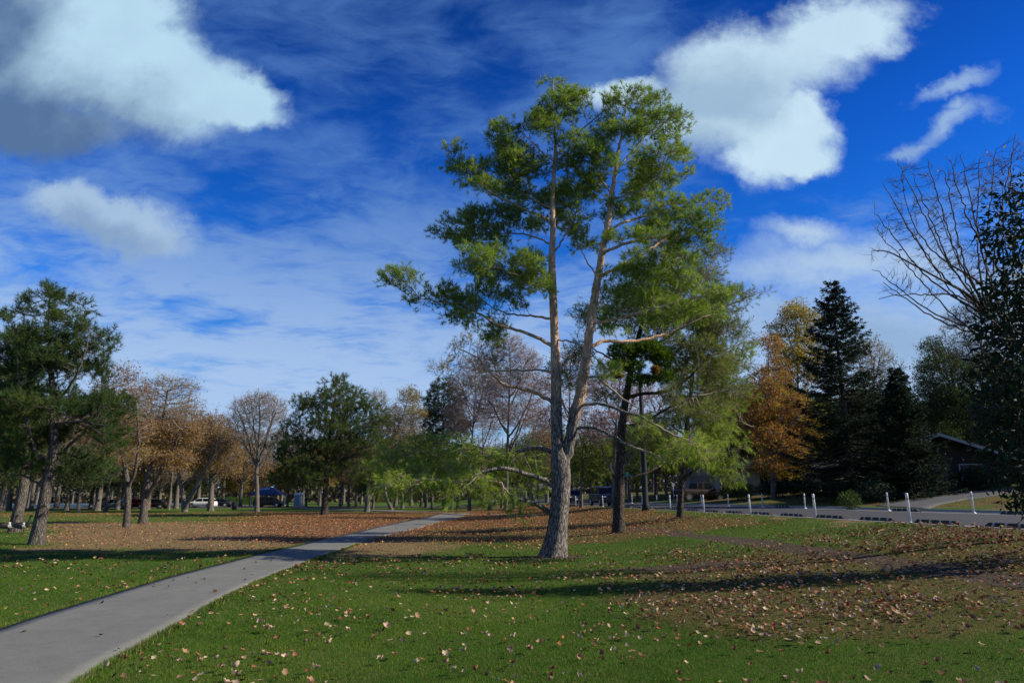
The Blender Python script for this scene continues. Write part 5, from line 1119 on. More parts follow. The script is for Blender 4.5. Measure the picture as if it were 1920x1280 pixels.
# ------------------------------------------------------------------ vehicles
M['glass'] = simple('glass', (.010, .011, .012), .25, .1, 3, .2)
M['tyre'] = simple('tyre', (.02, .02, .02), .8, .2, 20)
M['rim'] = simple('rim', (.42, .43, .45), .3, .1, 10, .5, .8)
M['lamp_white'] = simple('lamp_white', (.75, .77, .8), .15, .05, 10, .8)
M['lamp_red'] = simple('lamp_red', (.42, .012, .012), .2, .05, 10, .8)
M['black_trim'] = simple('black_trim', (.02, .02, .022), .5, .1, 10)
M['plate'] = simple('plate', (.6, .6, .58), .5, .05, 10)
def paint(name, c): M[name] = simple(name, c, .5, .05, 4, .25, 0, .15); return M[name]
def car(label, loc, rz, pt, kind='suv', L=4.7, Wd=1.88, Hh=1.7):
    """car along local +x (front), built from lofted cross sections"""
    o = empty('pickup_truck' if kind == 'pickup' else 'parked_car', loc, rz, label, 'pickup truck' if kind == 'pickup' else 'car')
    hw = Wd / 2; g0 = .26; belt = {'suv': .62, 'sedan': .60, 'pickup': .60}[kind] * Hh
    if kind == 'suv': hood = (.90, 1.0, .60, .585)
    xs = np.array([-.5, -.485, -.44, -.32, -.18, 0, .18, .26, .36, .44, .48, .5]) * L
    top = {'suv': [.50, .60, .63, .635, .63, .625, .62, .61, .585, .55, .48, .36], 'sedan': [.50, .60, .66, .665, .645, .635, .63, .62, .59, .55, .47, .36], 'pickup': [.55, .61, .62, .62, .62, .62, .62, .615, .60, .585, .52, .36]}[kind]
    wid = [.86, .93, .97, 1, 1, 1, 1, 1, .985, .95, .88, .78]
    vs, n = [], 12
    for x, tp, w in zip(xs, top, wid):
        z1 = tp * Hh; w_ = hw * w
        sec = [(w_ * .86, g0), (w_ * .98, g0 + .12), (w_, g0 + (z1 - g0) * .5), (w_ * .985, z1 - .09), (w_ * .93, z1 - .015), (w_ * .6, z1 + .015)]
        vs += [(x, a, b) for a, b in sec] + [(x, -a, b) for a, b in sec[::-1]]
    fs = [(n * j + i, n * j + (i + 1) % n, n * (j + 1) + (i + 1) % n, n * (j + 1) + i) for j in range(len(xs) - 1) for i in range(n)]
    fs += [tuple(range(n - 1, -1, -1)), tuple(range(n * (len(xs) - 1), n * len(xs)))]
    mb = MB(); mb.add(vs, fs); mb.build('body', pt, o, smooth=True)
    # cabin
    c = {'suv': [(-.475, .62, .96), (-.42, .90, .90), (-.36, .975, .86), (-.1, 1.0, .84), (.06, .985, .84), (.13, .93, .86), (.27, .62, .96)],
         'sedan': [(-.40, .64, .94), (-.27, .93, .82), (-.2, .985, .78), (-.05, 1.0, .78), (.05, .985, .78), (.10, .95, .80), (.27, .62, .94)],
         'pickup': [(-.13, .60, .95), (-.115, .93, .88), (-.09, .985, .85), (0, 1.0, .84), (.08, .985, .84), (.12, .95, .85), (.25, .61, .95)]}[kind]
    vs = []
    for f, z, w in c:
        vs += [(f * L, hw * .93, belt - .04), (f * L, hw * w, z * Hh - .05), (f * L, hw * w * .9, z * Hh), (f * L, -hw * w * .9, z * Hh), (f * L, -hw * w, z * Hh - .05), (f * L, -hw * .93, belt - .04)]
    fs = [(6 * j + i, 6 * j + (i + 1) % 6, 6 * j + 6 + (i + 1) % 6, 6 * j + 6 + i) for j in range(len(c) - 1) for i in range(6)] + [(5, 4, 3, 2, 1, 0), tuple(6 * (len(c) - 1) + i for i in range(6))]
    mb = MB(); mb.add(vs, fs); mb.build('cabin', pt, o, smooth=False)
    # side glass, windscreen, rear glass: set just proud of the cabin
    def zc(fx): return float(np.interp(fx, [q[0] for q in c], [q[1] for q in c])) * Hh
    def wc(fx): return float(np.interp(fx, [q[0] for q in c], [q[2] for q in c])) * hw
    cuts = {'suv': [(-.445, -.30), (-.285, -.085), (-.07, .185)], 'sedan': [(-.345, -.09), (-.075, .19)], 'pickup': [(-.105, .00), (.015, .18)]}[kind]
    for a, b in cuts:
        for sg in (-1, 1):
            m = []
            aa, bb = a + .01, b - .01
            for f in np.linspace(aa, bb, 6):
                zt = max(belt + .03, zc(f) - .085); lam = (zt - belt + .04) / max(.05, zc(f) - .05 - belt + .04); y_ = hw * .93 + (wc(f) - hw * .93) * min(1, lam)
                yb = hw * .93 + (wc(f) - hw * .93) * .12
                m.append(((f * L, sg * (yb + .006), belt + .035), (f * L, sg * (y_ + .006), zt)))
            v = [p for q in m for p in q]; mbg = MB(); mbg.add(v, [(2 * j, 2 * j + 2, 2 * j + 3, 2 * j + 1) if sg < 0 else (2 * j + 1, 2 * j + 3, 2 * j + 2, 2 * j) for j in range(5)]); mbg.build('window', M['glass'], o)
    for nm, (fa, fb) in (('windscreen', (c[-1][0] - .012, c[-2][0] + .008)), ('rear_window', (c[0][0] + .006, c[1][0] - .003))):
        za, zb = zc(fa), zc(fb); sg = 1 if nm == 'windscreen' else -1
        wa, wb = hw * .86, wc(fb) * .9
        mbg = MB(); dx = .012 * sg
        q = [(fa * L + dx, wa, za + .01), (fa * L + dx, -wa, za + .01), (fb * L + dx, -wb, zb - .0 + .006), (fb * L + dx, wb, zb + .006)]
        mbg.add(q, [(0, 1, 2, 3) if sg < 0 else (3, 2, 1, 0)]); mbg.build(nm, M['glass'], o)
    # wheels
    for fx in (-.30, .31):
        for sg in (-1, 1):
            wl = MB(); r = .36; y0, y1 = sg * (hw - .20), sg * (hw + .012)
            wl.tube((fx * L, y0, r), (fx * L, y1, r), r, r, 22); w_ = wl.build('wheel', M['tyre'], o, bevel=.03)
            rm = MB(); rm.tube((fx * L, y1 - sg * .01, r), (fx * L, y1 + sg * .008, r), r * .62, r * .58, 18); rm.build('rim', M['rim'], w_)
            ar = MB(); vs2 = []
            for k in range(13):
                a_ = pi * k / 12
                for rr in (.39, .45): vs2.append((fx * L + cos(a_) * rr, sg * (hw * 1.0 + .012), r + sin(a_) * rr))
            ar.add(vs2, [(2 * k, 2 * k + 2, 2 * k + 3, 2 * k + 1) for k in range(12)]); ar.build('wheel_arch', M['black_trim'], o)
    zf = .46 * Hh
    for sg in (-1, 1):
        mb = MB(); mb.box((.478 * L, sg * hw * .70, zf), (.10, .36, .11), rz=-sg * .22); mb.build('headlight', M['lamp_white'], o, bevel=.02)
        mb = MB(); mb.box((-.487 * L, sg * hw * .76, .53 * Hh), (.08, .26, .2), rz=sg * .12); mb.build('tail_light', M['lamp_red'], o, bevel=.02)
        mb = MB(); mb.box((.20 * L, sg * (hw + .09), belt + .05), (.12, .17, .12)); mb.build('mirror', pt, o, bevel=.03)
    mb = MB(); mb.box((.492 * L, 0, .40 * Hh), (.05, Wd * .48, .17)); mb.build('grille', M['black_trim'], o, bevel=.02)
    mb = MB(); mb.box((.497 * L, 0, g0 + .1), (.05, Wd * .7, .14)); mb.build('bumper', M['black_trim'], o, bevel=.02)
    for fx in (.512, -.505):
        mb = MB(); mb.box((fx * L, 0, .30 * Hh), (.012, .31, .16)); mb.build('number_plate', M['plate'], o)
    if kind == 'pickup':
        mb = MB(); mb.box((-.31 * L, 0, belt + .03), (.33 * L, Wd * .80, .02)); mb.build('bed_cover', M['black_trim'], o)
    return o
def near_px(px, Y, s_off=0): return at_depth(px, Y)
paint('paint_black', (.012, .013, .016)); paint('paint_darkgrey', (.035, .038, .042)); paint('paint_white', (.72, .73, .74)); paint('paint_navy', (.02, .03, .05)); paint('paint_red', (.13, .010, .010)); paint('paint_bluegrey', (.10, .14, .19))
def onroad(px, Y):
    p = at_depth(px, Y); p[2] = zroad(p[0] * CA + p[1] * SA); return p
car('dark grey SUV driving on the road, seen left of the dark pine trunk', onroad(1134, 64), R(-80), M['paint_darkgrey'], 'suv', 4.7, 1.9, 1.75)
car('black car on the road right beside the two-stemmed pine trunk', onroad(1073, 88), R(-82), M['paint_black'], 'suv', 4.6, 1.85, 1.65)
p = at_depth(1312, 72)
car('dark red and black pickup truck parked across the road behind the feathery pine', p, R(12), paint('paint_maroon', (.010, .004, .004)), 'pickup', 5.6, 2.0, 1.9)
p = at_depth(380, 118); car('white SUV parked left behind the thick-trunked brown tree', p, R(183), M['paint_white'], 'suv', 4.6, 1.85, 1.62)
p = at_depth(412, 121); car('dark blue sedan parked right of the white SUV', p, R(178), M['paint_navy'], 'sedan', 4.7, 1.85, 1.45)
p = at_depth(505, 117); car('black SUV parked below the blue-roofed shelter', p, R(2), M['paint_black'], 'suv', 4.9, 1.9, 1.7)
p = at_depth(215, 104); car('blue-grey sedan parked behind the grey-trunked tree at far left', p, R(181), M['paint_bluegrey'], 'sedan', 4.7, 1.85, 1.45)
p = at_depth(256, 106); car('small red car seen between the two forked grey trees', p, R(178), M['paint_red'], 'sedan', 4.0, 1.75, 1.5)
p = at_depth(290, 108); car('black sedan parked right of the small red car', p, R(180), M['paint_black'], 'sedan', 4.6, 1.85, 1.45)

# ------------------------------------------------------------------ park furniture far left
M['blue_roof'] = simple('blue_roof', (.015, .055, .22), .5, .1, 4)
M['lime'] = simple('lime', (.28, .60, .04), .6, .1, 2)
M['plastic_blue'] = simple('plastic_blue', (.30, .38, .46), .5, .05, 4)
p = at_depth(503, 132); o = empty('shelter', p, .05, 'open shelter with a blue hipped roof behind the black SUV', 'shelter')
mb = MB(); w_, d_ = 2.9, 2.2; mb.add([(-w_, -d_, 2.1), (w_, -d_, 2.1), (w_, d_, 2.1), (-w_, d_, 2.1), (-1.0, 0, 3.5), (1.0, 0, 3.5), (-w_, -d_, 2.0), (w_, -d_, 2.0), (w_, d_, 2.0), (-w_, d_, 2.0)],
    [(0, 1, 5, 4), (1, 2, 5), (2, 3, 4, 5), (3, 0, 4), (6, 7, 1, 0), (7, 8, 2, 1), (8, 9, 3, 2), (9, 6, 0, 3), (9, 8, 7, 6)]); mb.build('roof', M['blue_roof'], o)
for sx in (-1, 1):
    for sy in (-1, 1):
        mb = MB(); mb.box((sx * 2.6, sy * 1.9, 1.0), (.14, .14, 2.0)); mb.build('post', M['white_post'], o)
p = at_depth(433, 140); o = empty('fence', p, 0, 'long lime green banner fence behind the blue sedan', 'fence')
for k in range(4):
    mb = MB(); mb.box((-4.5 + 3 * k, 0, 1.0), (2.86, .04, 1.5)); mb.build('panel', M['lime'], o)
for k in range(5):
    mb = MB(); mb.box((-6 + 3 * k, -.02, .95), (.09, .09, 1.9)); mb.build('post', M['galv'], o)
p = at_depth(560, 114); o = empty('portable_toilet', p, -.15, 'grey portable toilet with a white rounded roof by the parking road', 'portable toilet')
mb = MB(); mb.box((0, 0, 1.05), (1.1, 1.15, 2.0)); mb.build('cabin', M['plastic_blue'], o, bevel=.04)
mb = MB(); mb.prism([(-.6, 2.04), (.6, 2.04), (.55, 2.2), (.3, 2.34), (-.3, 2.34), (-.55, 2.2)], -.62, .62); mb.build('roof', M['white_post'], o, bevel=.02)
mb = MB(); mb.box((0, -.59, 1.05), (.72, .03, 1.8)); dd_ = mb.build('door', simple('plastic_dark', (.2, .26, .33), .5), o, bevel=.01)
mb = MB(); mb.box((.28, -.62, 1.0), (.06, .04, .14)); mb.build('handle', M['black_trim'], dd_)
mb = MB(); mb.box((0, 0, .03), (1.2, 1.25, .06)); mb.build('base', M['black_trim'], o)
def bin_(px, Y, label):
    p = at_depth(px, Y); o = empty('litter_bin', p, 0, label, 'litter bin')
    mb = MB(); mb.lathe([(.30, 0), (.33, .1), (.34, .85)], n=16); mb.build('barrel', M['black_trim'], o, smooth=True)
    mb = MB(); mb.lathe([(.36, .85), (.36, .9), (.25, 1.02), (.1, 1.05)], n=16); mb.build('lid', M['black_trim'], o, smooth=True)
bin_(441, 96, 'dark litter bin on the grass between the blue sedan and the vase-shaped tree')
bin_(920, 74, 'dark litter bin beside the path, left of the close pair of pines')

# ------------------------------------------------------------------ geese under the leaning pines
M['goose_brown'] = simple('goose_brown', (.085, .070, .055), .85, .3, 14)
M['goose_black'] = simple('goose_black', (.012, .012, .012), .6, .1, 10)
M['goose_white'] = simple('goose_white', (.62, .60, .56), .85, .08, 10)
def goose(loc, rz, label, neck=1.0):
    o = empty('goose', loc, rz, label, 'goose', 'geese on the lawn')
    mb = MB(); ns = 12
    # one body from tail (-x) to breast, neck and head; neck rises, head points to +x
    path_ = [(-.46, .30, .012, .03), (-.38, .31, .05, .07), (-.25, .33, .11, .12), (-.08, .34, .145, .15), (.08, .34, .14, .15), (.19, .36, .10, .12), (.25, .41, .062, .075)]
    nk = [(.28, .50, .038, .042), (.29, .60, .030, .032), (.30, .70, .028, .03), (.33, .76, .034, .036), (.38, .775, .030, .032), (.43, .765, .016, .018), (.47, .755, .010, .010)] if neck > .5 else \
         [(.32, .40, .038, .042), (.41, .33, .030, .032), (.48, .22, .028, .03), (.53, .13, .034, .036), (.56, .08, .030, .030), (.58, .045, .016, .016), (.595, .02, .010, .010)]
    rows = path_ + nk; vs = []; P3 = np.array([(a, 0, b) for a, b, _, _ in rows]); T3 = unit(np.gradient(P3, axis=0))
    for (a, b, ry, rz_), t3 in zip(rows, T3):
        up3 = np.array([-t3[2], 0, t3[0]])
        for k in range(ns):
            an = 2 * pi * k / ns; q = np.array([a, 0, b]) + np.array([0, 1, 0]) * cos(an) * ry + up3 * sin(an) * rz_; vs.append(tuple(q))
    fs = [(j * ns + k, j * ns + (k + 1) % ns, (j + 1) * ns + (k + 1) % ns, (j + 1) * ns + k) for j in range(len(rows) - 1) for k in range(ns)] + [tuple(range(ns - 1, -1, -1)), tuple(range((len(rows) - 1) * ns, len(rows) * ns))]
    mi = [(0 if j < 4 else 2 if j < 5 else 1) for j in range(len(rows) - 1) for _ in range(ns)] + [2, 1]
    mb.v = vs; mb.f = fs; mb.m = mi; mb.build('body', [M['goose_brown'], M['goose_black'], M['goose_white']], o, smooth=True)
    for sg in (-1, 1):
        lg = MB(); lg.tube((.02, sg * .06, .22), (.03, sg * .06, .02), .014, .010, 6); lg.box((.07, sg * .06, .012), (.11, .07, .015)); lg.build('leg', M['goose_black'], o)
        wg = MB(); wg.add([(.16, sg * .125, .42), (.05, sg * .155, .33), (-.20, sg * .13, .30), (-.48, sg * .03, .36), (-.25, sg * .09, .46), (0, sg * .10, .48)], [(0, 1, 2, 3, 4, 5) if sg < 0 else (5, 4, 3, 2, 1, 0)]); wg.build('wing', M['goose_brown'], o)
    return o
goose(G(12, 999), R(8), 'goose with raised black neck, left of the pair under the leaning pines')
goose(G(40, 999.5), R(-5), 'goose with raised black neck, right of the pair under the leaning pines')

# ------------------------------------------------------------------ houses across the road
def wallmat(name, c): return simple(name, c, .9, .12, 2.0, .2)
M['wall_tan'] = wallmat('wall_tan', (.30, .26, .21)); M['wall_brick'] = wallmat('wall_brick', (.13, .065, .045)); M['wall_dark'] = wallmat('wall_dark', (.035, .03, .026)); M['wall_pale'] = wallmat('wall_pale', (.52, .50, .46))
M['shingle'] = simple('shingle', (.11, .105, .10), .95, .35, 9, .1); M['fascia'] = simple('fascia', (.33, .31, .29), .7, .1, 5); M['door_'] = simple('door_brown', (.10, .05, .03), .6, .1, 5)
def window(parent, c, w, h, rz=0.0):
    fr = MB(); t_ = .07
    for dx, dz, a, b in ((0, h / 2, w + t_, t_), (0, -h / 2, w + t_, t_), (-w / 2, 0, t_, h - t_), (w / 2, 0, t_, h - t_), (0, 0, t_ * .7, h - t_)): fr.box((c[0] + dx, c[1] - .03, c[2] + dz), (a, .08, b))
    f = fr.build('window', M['fascia'], parent); p = MB(); p.box((c[0], c[1] - .005, c[2]), (w - .05, .03, h - .05)); p.build('pane', M['glass'], f)
def house(label, loc, rz, w, d, eave, rise, wall, gable='front', over=.6, feats=()):
    o = empty('house', loc, rz, label, 'house')
    mb = MB()
    if gable == 'front':
        mb.prism([(-w / 2, -1.2), (w / 2, -1.2), (w / 2, eave), (0, eave + rise), (-w / 2, eave)], 0, d)
        mb.build('wall', wall, o)
        th = .16; W2 = w / 2 + over; ez = eave - rise * over / (w / 2); r = MB()
        r.prism([(-W2, ez), (-W2, ez + th), (0, eave + rise + th), (W2, ez + th), (W2, ez), (0, eave + rise + .005)], -over * 1.6, d + over); rf = r.build('roof', M['shingle'], o)
        f = MB(); y_ = -over * 1.6 - .03
        for sg in (-1, 1): f.add([(sg * W2, y_, ez - .06), (sg * W2, y_, ez + .14), (0, y_, eave + rise + .17), (0, y_, eave + rise - .05), (sg * W2, y_ + .03 - .002, ez - .06), (sg * W2, y_ + .028, ez + .14), (0, y_ + .028, eave + rise + .17), (0, y_ + .028, eave + rise - .05)],
                                [(0, 1, 2, 3) if sg > 0 else (3, 2, 1, 0), (0, 4, 5, 1), (1, 5, 6, 2), (3, 7, 4, 0)])
        f.build('fascia', M['fascia'], rf)
    else:
        mb.box((0, d / 2, eave / 2 - .6), (w, d, eave + 1.2)); mb.build('wall', wall, o)
        r = MB(); W2 = w / 2 + over; th = .16; hip = rise * 1.6
        vs = [(-W2, -over, eave), (W2, -over, eave), (W2, d + over, eave), (-W2, d + over, eave), (-W2 + hip, d / 2, eave + rise), (W2 - hip, d / 2, eave + rise)]
        vs += [(a, b, c_ + th) for a, b, c_ in vs[:4]]
        r.add(vs, [(6, 7, 5, 4), (7, 8, 5), (8, 9, 4, 5), (9, 6, 4), (0, 1, 7, 6), (1, 2, 8, 7), (2, 3, 9, 8), (3, 0, 6, 9), (3, 2, 1, 0)]); rf = r.build('roof', M['shingle'], o)
        f = MB(); f.box((0, -over - .02, eave + .07), (2 * W2, .03, .2)); f.build('gutter', M['fascia'], rf)
    for ft in feats:
        if ft[0] == 'window': window(o, (ft[1], -.02, ft[2]), ft[3], ft[4])
        if ft[0] == 'door':
            m_ = MB(); m_.box((ft[1], -.04, 1.0), (.95, .07, 2.05)); dr_ = m_.build('door', M['door_'], o); m2 = MB(); m2.box((ft[1] + .36, -.10, 1.0), (.06, .06, .12)); m2.build('handle', M['galv'], dr_)
        if ft[0] == 'garage':
            m_ = MB(); m_.box((ft[1], -.04, 1.1), (ft[2], .07, 2.2))
            for k in range(1, 4): m_.box((ft[1], -.085, .55 * k), (ft[2], .02, .03))
            m_.build('garage_door', M['fascia'], o)
    return o
p = at_depth(1762, 50); p[2] = 1.95
house('dark gabled house with pale roof edge behind the driveway', p, R(-8), 9.6, 11, 2.25, 1.7, M['wall_dark'], 'front', .75, [('window', -2.2, 1.4, 1.5, 1.1), ('window', 2.4, 1.4, 1.7, 1.1), ('door', .2)])
p = at_depth(1830, 58); p[2] = 2.3
house('low wing with grey shingle roof right behind the gabled house', p, R(-8), 11, 8, 2.7, 1.7, M['wall_dark'], 'side', .6, [])
p = at_depth(1530, 74); p[2] = 2.2
house('low ranch house with tan wall and grey roof behind the tall spruce', p, R(-6), 14, 9, 2.45, 1.15, M['wall_tan'], 'side', .7, [('window', -5.2, 1.4, .9, 1.2), ('window', -2.6, 1.3, 1.6, 1.4), ('door', -3.9), ('window', 3.5, 1.4, 2.0, 1.2)])
p = at_depth(1318, 100); p[2] = 2.4
house('pale gabled garage behind the parked pickup truck', p, R(-6), 5.0, 7, 2.3, 1.5, M['wall_pale'], 'front', .35, [('garage', 0, 3.4)])
p = at_depth(1010, 190); p[2] = 1.0
house('distant tan house low behind the two-stemmed pine', p, 0, 16, 9, 2.6, 1.8, M['wall_tan'], 'side', .6, [('window', -3, 1.4, 1.6, 1.2), ('window', 3, 1.4, 1.6, 1.2)])

# shrubs
def shrub(px, Y, rx, rz_, mat, label, n=900, leaf=.07, sd=1):
    g = np.random.default_rng(sd + 900); p = at_depth(px, Y); o = empty('shrub', p, 0, label, 'shrub')
    sk = Skel()
    for k in range(7):
        a = g.random() * 2 * pi; q = np.array([[0, 0, -.05, .02], [cos(a) * rx * .3, sin(a) * rx * .3, rz_ * .5, .012], [cos(a) * rx * .6, sin(a) * rx * .6, rz_ * g.uniform(.8, 1.3), .005]])
        i0 = len(sk.p); sk.add_line(smooth_poly(q, .12))
    at = g.normal(size=(n, 3)); at = unit(at) * g.random((n, 1)) ** .4 * np.array([rx, rx, rz_]) + np.array([0, 0, rz_]); at = at[at[:, 2] > .05]
    colonize(sk, at, .12, .12, g); r = radii(sk, .004); chs, best = chains(sk, r); P = np.array(sk.p)
    V, Q = tubes(chs, P, r, 0, 9); mesh_np('stem', V, Q, M['twig_dark'], o)
    par = np.array(sk.par); sel = np.where(par >= 0)[0]; sel = np.repeat(sel[sel > 30], 5); D = unit(P[sel] - P[par[sel]])
    V, Q, T = leaves(P[sel], D, g, leaf, .45, -.3, g.normal(.5, .2, len(sel)), spread=.05); mesh_np('foliage', V, Q, mat, o, attrs={'tint': T}); return o
shrub(1592, 39, .62, .50, M['need_pond'], 'spreading blue-green juniper shrub on the verge across the road', 900, .10, 1)
shrub(1640, 44, 1.3, .7, M['leaf_dark'], 'dark rounded shrub under the shorter ragged spruce', 900, .10, 2)
shrub(1500, 62, 1.6, .8, M['leaf_dark'], 'low dark shrub in front of the tan ranch house wall', 900, .12, 3)
shrub(1450, 64, 1.5, .8, M['leaf_dark'], 'low dark shrub at the left end of the ranch house', 900, .12, 4)
shrub(1385, 66, 1.8, .9, M['leaf_green'], 'green shrub across the road right of the pickup truck', 900, .12, 5)
shrub(1840, 47, 1.5, .8, M['leaf_dark'], 'dark shrub beside the gabled house wall', 900, .12, 6)
shrub(1700, 48, 1.4, .8, M['leaf_dark'], 'dark shrub at the left corner of the gabled house', 900, .12, 7)

# ------------------------------------------------------------------ trees beyond the lawn: a few kinds, each copied with its own turn and size
def proto(name, label, Y, tr, bl, fol, bark, twig, seed, **k):
    B = np.array([0., Y, 0.]); lines = [(None, [(960 + a, 932 + EYE / Y * 1313 - b, c, w) for a, b, c, w in tr[0]])] + [('n', [(960 + a, 932 + EYE / Y * 1313 - b, c, w) for a, b, c, w in q]) for q in tr[1:]]
    bl2 = deepen([(960 + a, 932 + EYE / Y * 1313 - b, rx, ry) for a, b, rx, ry in bl], Y, seed)
    o, _, _ = tree(name, label, 'tree', B, lines, bl2, fol, bark, twig, seed=seed, autolimb=True, **k); return o
K1 = ([[(0, 0, 0, 13), (1, 40, 0, 10), (0, 80, 0, 8), (-4, 120, 0, 5), (-2, 165, 0, 2)], [(1, 60, 0, 6), (25, 95, .8, 5), (40, 130, 1.2, 2)], [(0, 55, 0, 6), (-28, 90, -.8, 5), (-45, 120, -1.2, 2)]],
      [(0, 165, 28, 16), (-30, 140, 28, 20), (30, 145, 28, 20), (0, 120, 40, 20), (-45, 105, 22, 20), (45, 108, 22, 20), (0, 85, 50, 14)])
K2 = ([[(0, 0, 0, 11), (-2, 40, 0, 9), (2, 90, 0, 7), (0, 140, 0, 5), (3, 195, 0, 2)], [(0, 50, 0, 6), (18, 100, .8, 4), (25, 160, 1.2, 2)], [(0, 60, 0, 6), (-20, 110, -.8, 4), (-26, 165, -1.2, 2)]],
      [(0, 190, 22, 16), (-22, 165, 22, 20), (22, 165, 22, 20), (0, 140, 34, 20), (-28, 125, 22, 20), (28, 122, 22, 20), (0, 100, 36, 16)])
K3 = ([[(0, 0, 0, 12), (0, 60, 0, 9), (0, 120, 0, 5), (0, 170, 0, 2)]],
      [(0, 165, 14, 14), (-18, 145, 18, 14), (18, 145, 18, 14), (0, 125, 32, 14), (-28, 108, 22, 12), (28, 106, 22, 12), (0, 90, 44, 12), (-38, 72, 24, 12), (36, 70, 24, 12), (0, 58, 44, 10)])
Yp = 100
kw = dict(step=.9, tip=.02, start=2, spray=dict(n=3, ln=1.5, r=.016, sp=.8, up=.25))
protos = [
    (proto('background_tree', 'x', Yp, *K1, [lf(M['leaf_brown'], .30, p=.9, per=3)], M['bark_far'], M['twig_grey'], 71, rho=.55, **kw), 'brown-leaved tree'),
    (proto('background_tree', 'x', Yp, *K2, [lf(M['leaf_pale'], .26, p=.6, per=1)], M['bark_far'], M['twig_grey'], 72, rho=.9, **kw), 'tall half-bare tree'),
    (proto('background_tree', 'x', Yp, *K3, [nd(M['need_pond'], n=16, ln=.5, w=.06, rep=2, rmax=.05, shoot=.4)], M['bark_far'], M['twig_dark'], 73, rho=.6, **kw), 'dark green conifer'),
    (proto('background_tree', 'x', Yp, *K1, [lf(M['leaf_gold'], .32, p=1, per=4)], M['bark_far'], M['twig_grey'], 74, rho=.5, **kw), 'gold-leaved tree'),
    (proto('background_tree', 'x', Yp, *K1, [lf(M['leaf_green'], .32, p=1, per=4, tm=.35)], M['bark_far'], M['twig_dark'], 75, rho=.5, **kw), 'dull green leafy tree'),
]
spots = []   # (px, Y, kind, scale)
gb = np.random.default_rng(5)
fixed = [(88, 84, 1, .8), (128, 92, 0, .85), (172, 100, 2, .8), (201, 88, 1, .75), (222, 96, 0, .8), (150, 78, 4, .55), (300, 110, 0, .8), (318, 96, 1, .7), (445, 125, 3, .45), (470, 140, 0, .7), (540, 128, 3, .6), (575, 122, 4, .55), (600, 135, 3, .7), (655, 120, 1, .8), (668, 112, 0, .7),
         (755, 105, 4, .75), (790, 118, 0, .8), (770, 135, 3, .7), (905, 112, 1, .9), (1000, 118, 1, 1.0), (1025, 105, 0, .8), (858, 98, 4, .5), (1040, 125, 2, .9), (985, 96, 4, .6), (1110, 135, 0, .9), (1175, 120, 3, .6), (1195, 100, 4, .6), (1230, 115, 0, .85), (1250, 96, 3, .55), (1385, 92, 0, 1.0), (1415, 100, 4, 1.0), (1350, 112, 2, 1.1), (1300, 130, 1, 1.1),
         (1180, 88, 2, .6), (1140, 110, 2, .8), (700, 100, 2, .55), (810, 95, 4, .5), (20, 95, 0, .9), (-30, 80, 2, .9), (55, 120, 4, .8), (345, 135, 2, .6), (250, 125, 2, .7)]
spots += fixed
spots += [(px_, Y_, k_, s_) for px_, Y_, k_, s_ in [(5, 88, 0, 1.1), (62, 104, 1, 1.0), (108, 108, 0, 1.1), (185, 92, 0, 1.1), (232, 112, 1, 1.1), (278, 98, 0, 1.05), (332, 104, 0, 1.0), (372, 128, 0, 1.1), (418, 134, 1, 1.0), (452, 122, 0, .9), (528, 140, 0, 1.0), (568, 132, 1, 1.0), (640, 126, 0, 1.0), (690, 118, 4, .8), (742, 124, 0, 1.0), (800, 112, 1, 1.0), (1440, 88, 4, .8), (1475, 86, 0, .9), (1530, 84, 4, .9), (1600, 80, 4, .9)]]
for px in np.arange(-60, 1420, 46): spots.append((px + gb.uniform(-16, 16), gb.uniform(150, 230), int(gb.choice([0, 1, 2, 4, 0, 1, 2, 4, 3])), gb.uniform(.85, 1.2)))
for px in np.arange(1440, 2250, 48): spots.append((px + gb.uniform(-16, 16), gb.uniform(82, 110), int(gb.choice([2, 4, 4, 0, 2])), gb.uniform(.75, .95)))
where = [(-999, 60, 'by the lake at the far left'), (60, 240, 'behind the leaning pines and the lake shore'), (240, 420, 'by the parked white SUV'), (420, 600, 'around the blue-roofed shelter'), (600, 790, 'behind the rounded green pine'),
         (790, 960, 'beyond the end of the path'), (960, 1160, 'straight behind the two-stemmed pine'), (1160, 1420, 'across the road behind the pickup truck'), (1420, 1640, 'behind the ranch house'), (1640, 9999, 'behind the gabled house')]
used = set()
for px, Y, kd, sc in spots:
    src, nm = protos[kd]; p = at_depth(px, Y)
    if kd not in used: o = src; used.add(kd)
    else: o = copy_tree(src)
    o.location = tuple(p); o.rotation_euler = (0, 0, gb.random() * 6.28); s_ = sc * gb.uniform(.95, 1.05); o.scale = (s_, s_, s_ * gb.uniform(.9, 1.1))
    wh = [w for a, b, w in where if a <= px < b][0]; dist = 'far-off' if Y > 145 else 'distant'
    tag(o, f'{dist} {nm} {wh}', 'tree', f'{dist} {nm}s {wh}')
# far wood on the skyline that reads as one mass
def far_wood():
    g = np.random.default_rng(99); n = 9000
    px = g.uniform(-200, 2300, n); Y = g.uniform(240, 330, n); x = (px - 960) / 1313 * Y; top = 9 + 6 * fbm2(px, px * 0, .012, 3) + 3 * noise2(px, px * 0, .06, 4)
    z = hgt(x, Y) + g.random(n) ** 1.3 * top; P = np.stack([x, Y, z], 1); D = unit(g.normal(size=(n, 3)))
    V, Q, T = leaves(np.repeat(P, 6, 0), np.repeat(D, 6, 0), g, 1.9, .7, 0, g.random(n * 6), spread=1.0)
    o = mesh_np('treeline', V, Q, M['leaf_far'], attrs={'tint': T}); tag(o, kind='stuff'); o['label'] = 'brown and green wood on the skyline beyond the park'
M['leaf_far'] = foliage_mat('leaf_far', (.05, .055, .03), (.12, .10, .06), (.19, .15, .09), .2)
far_wood()

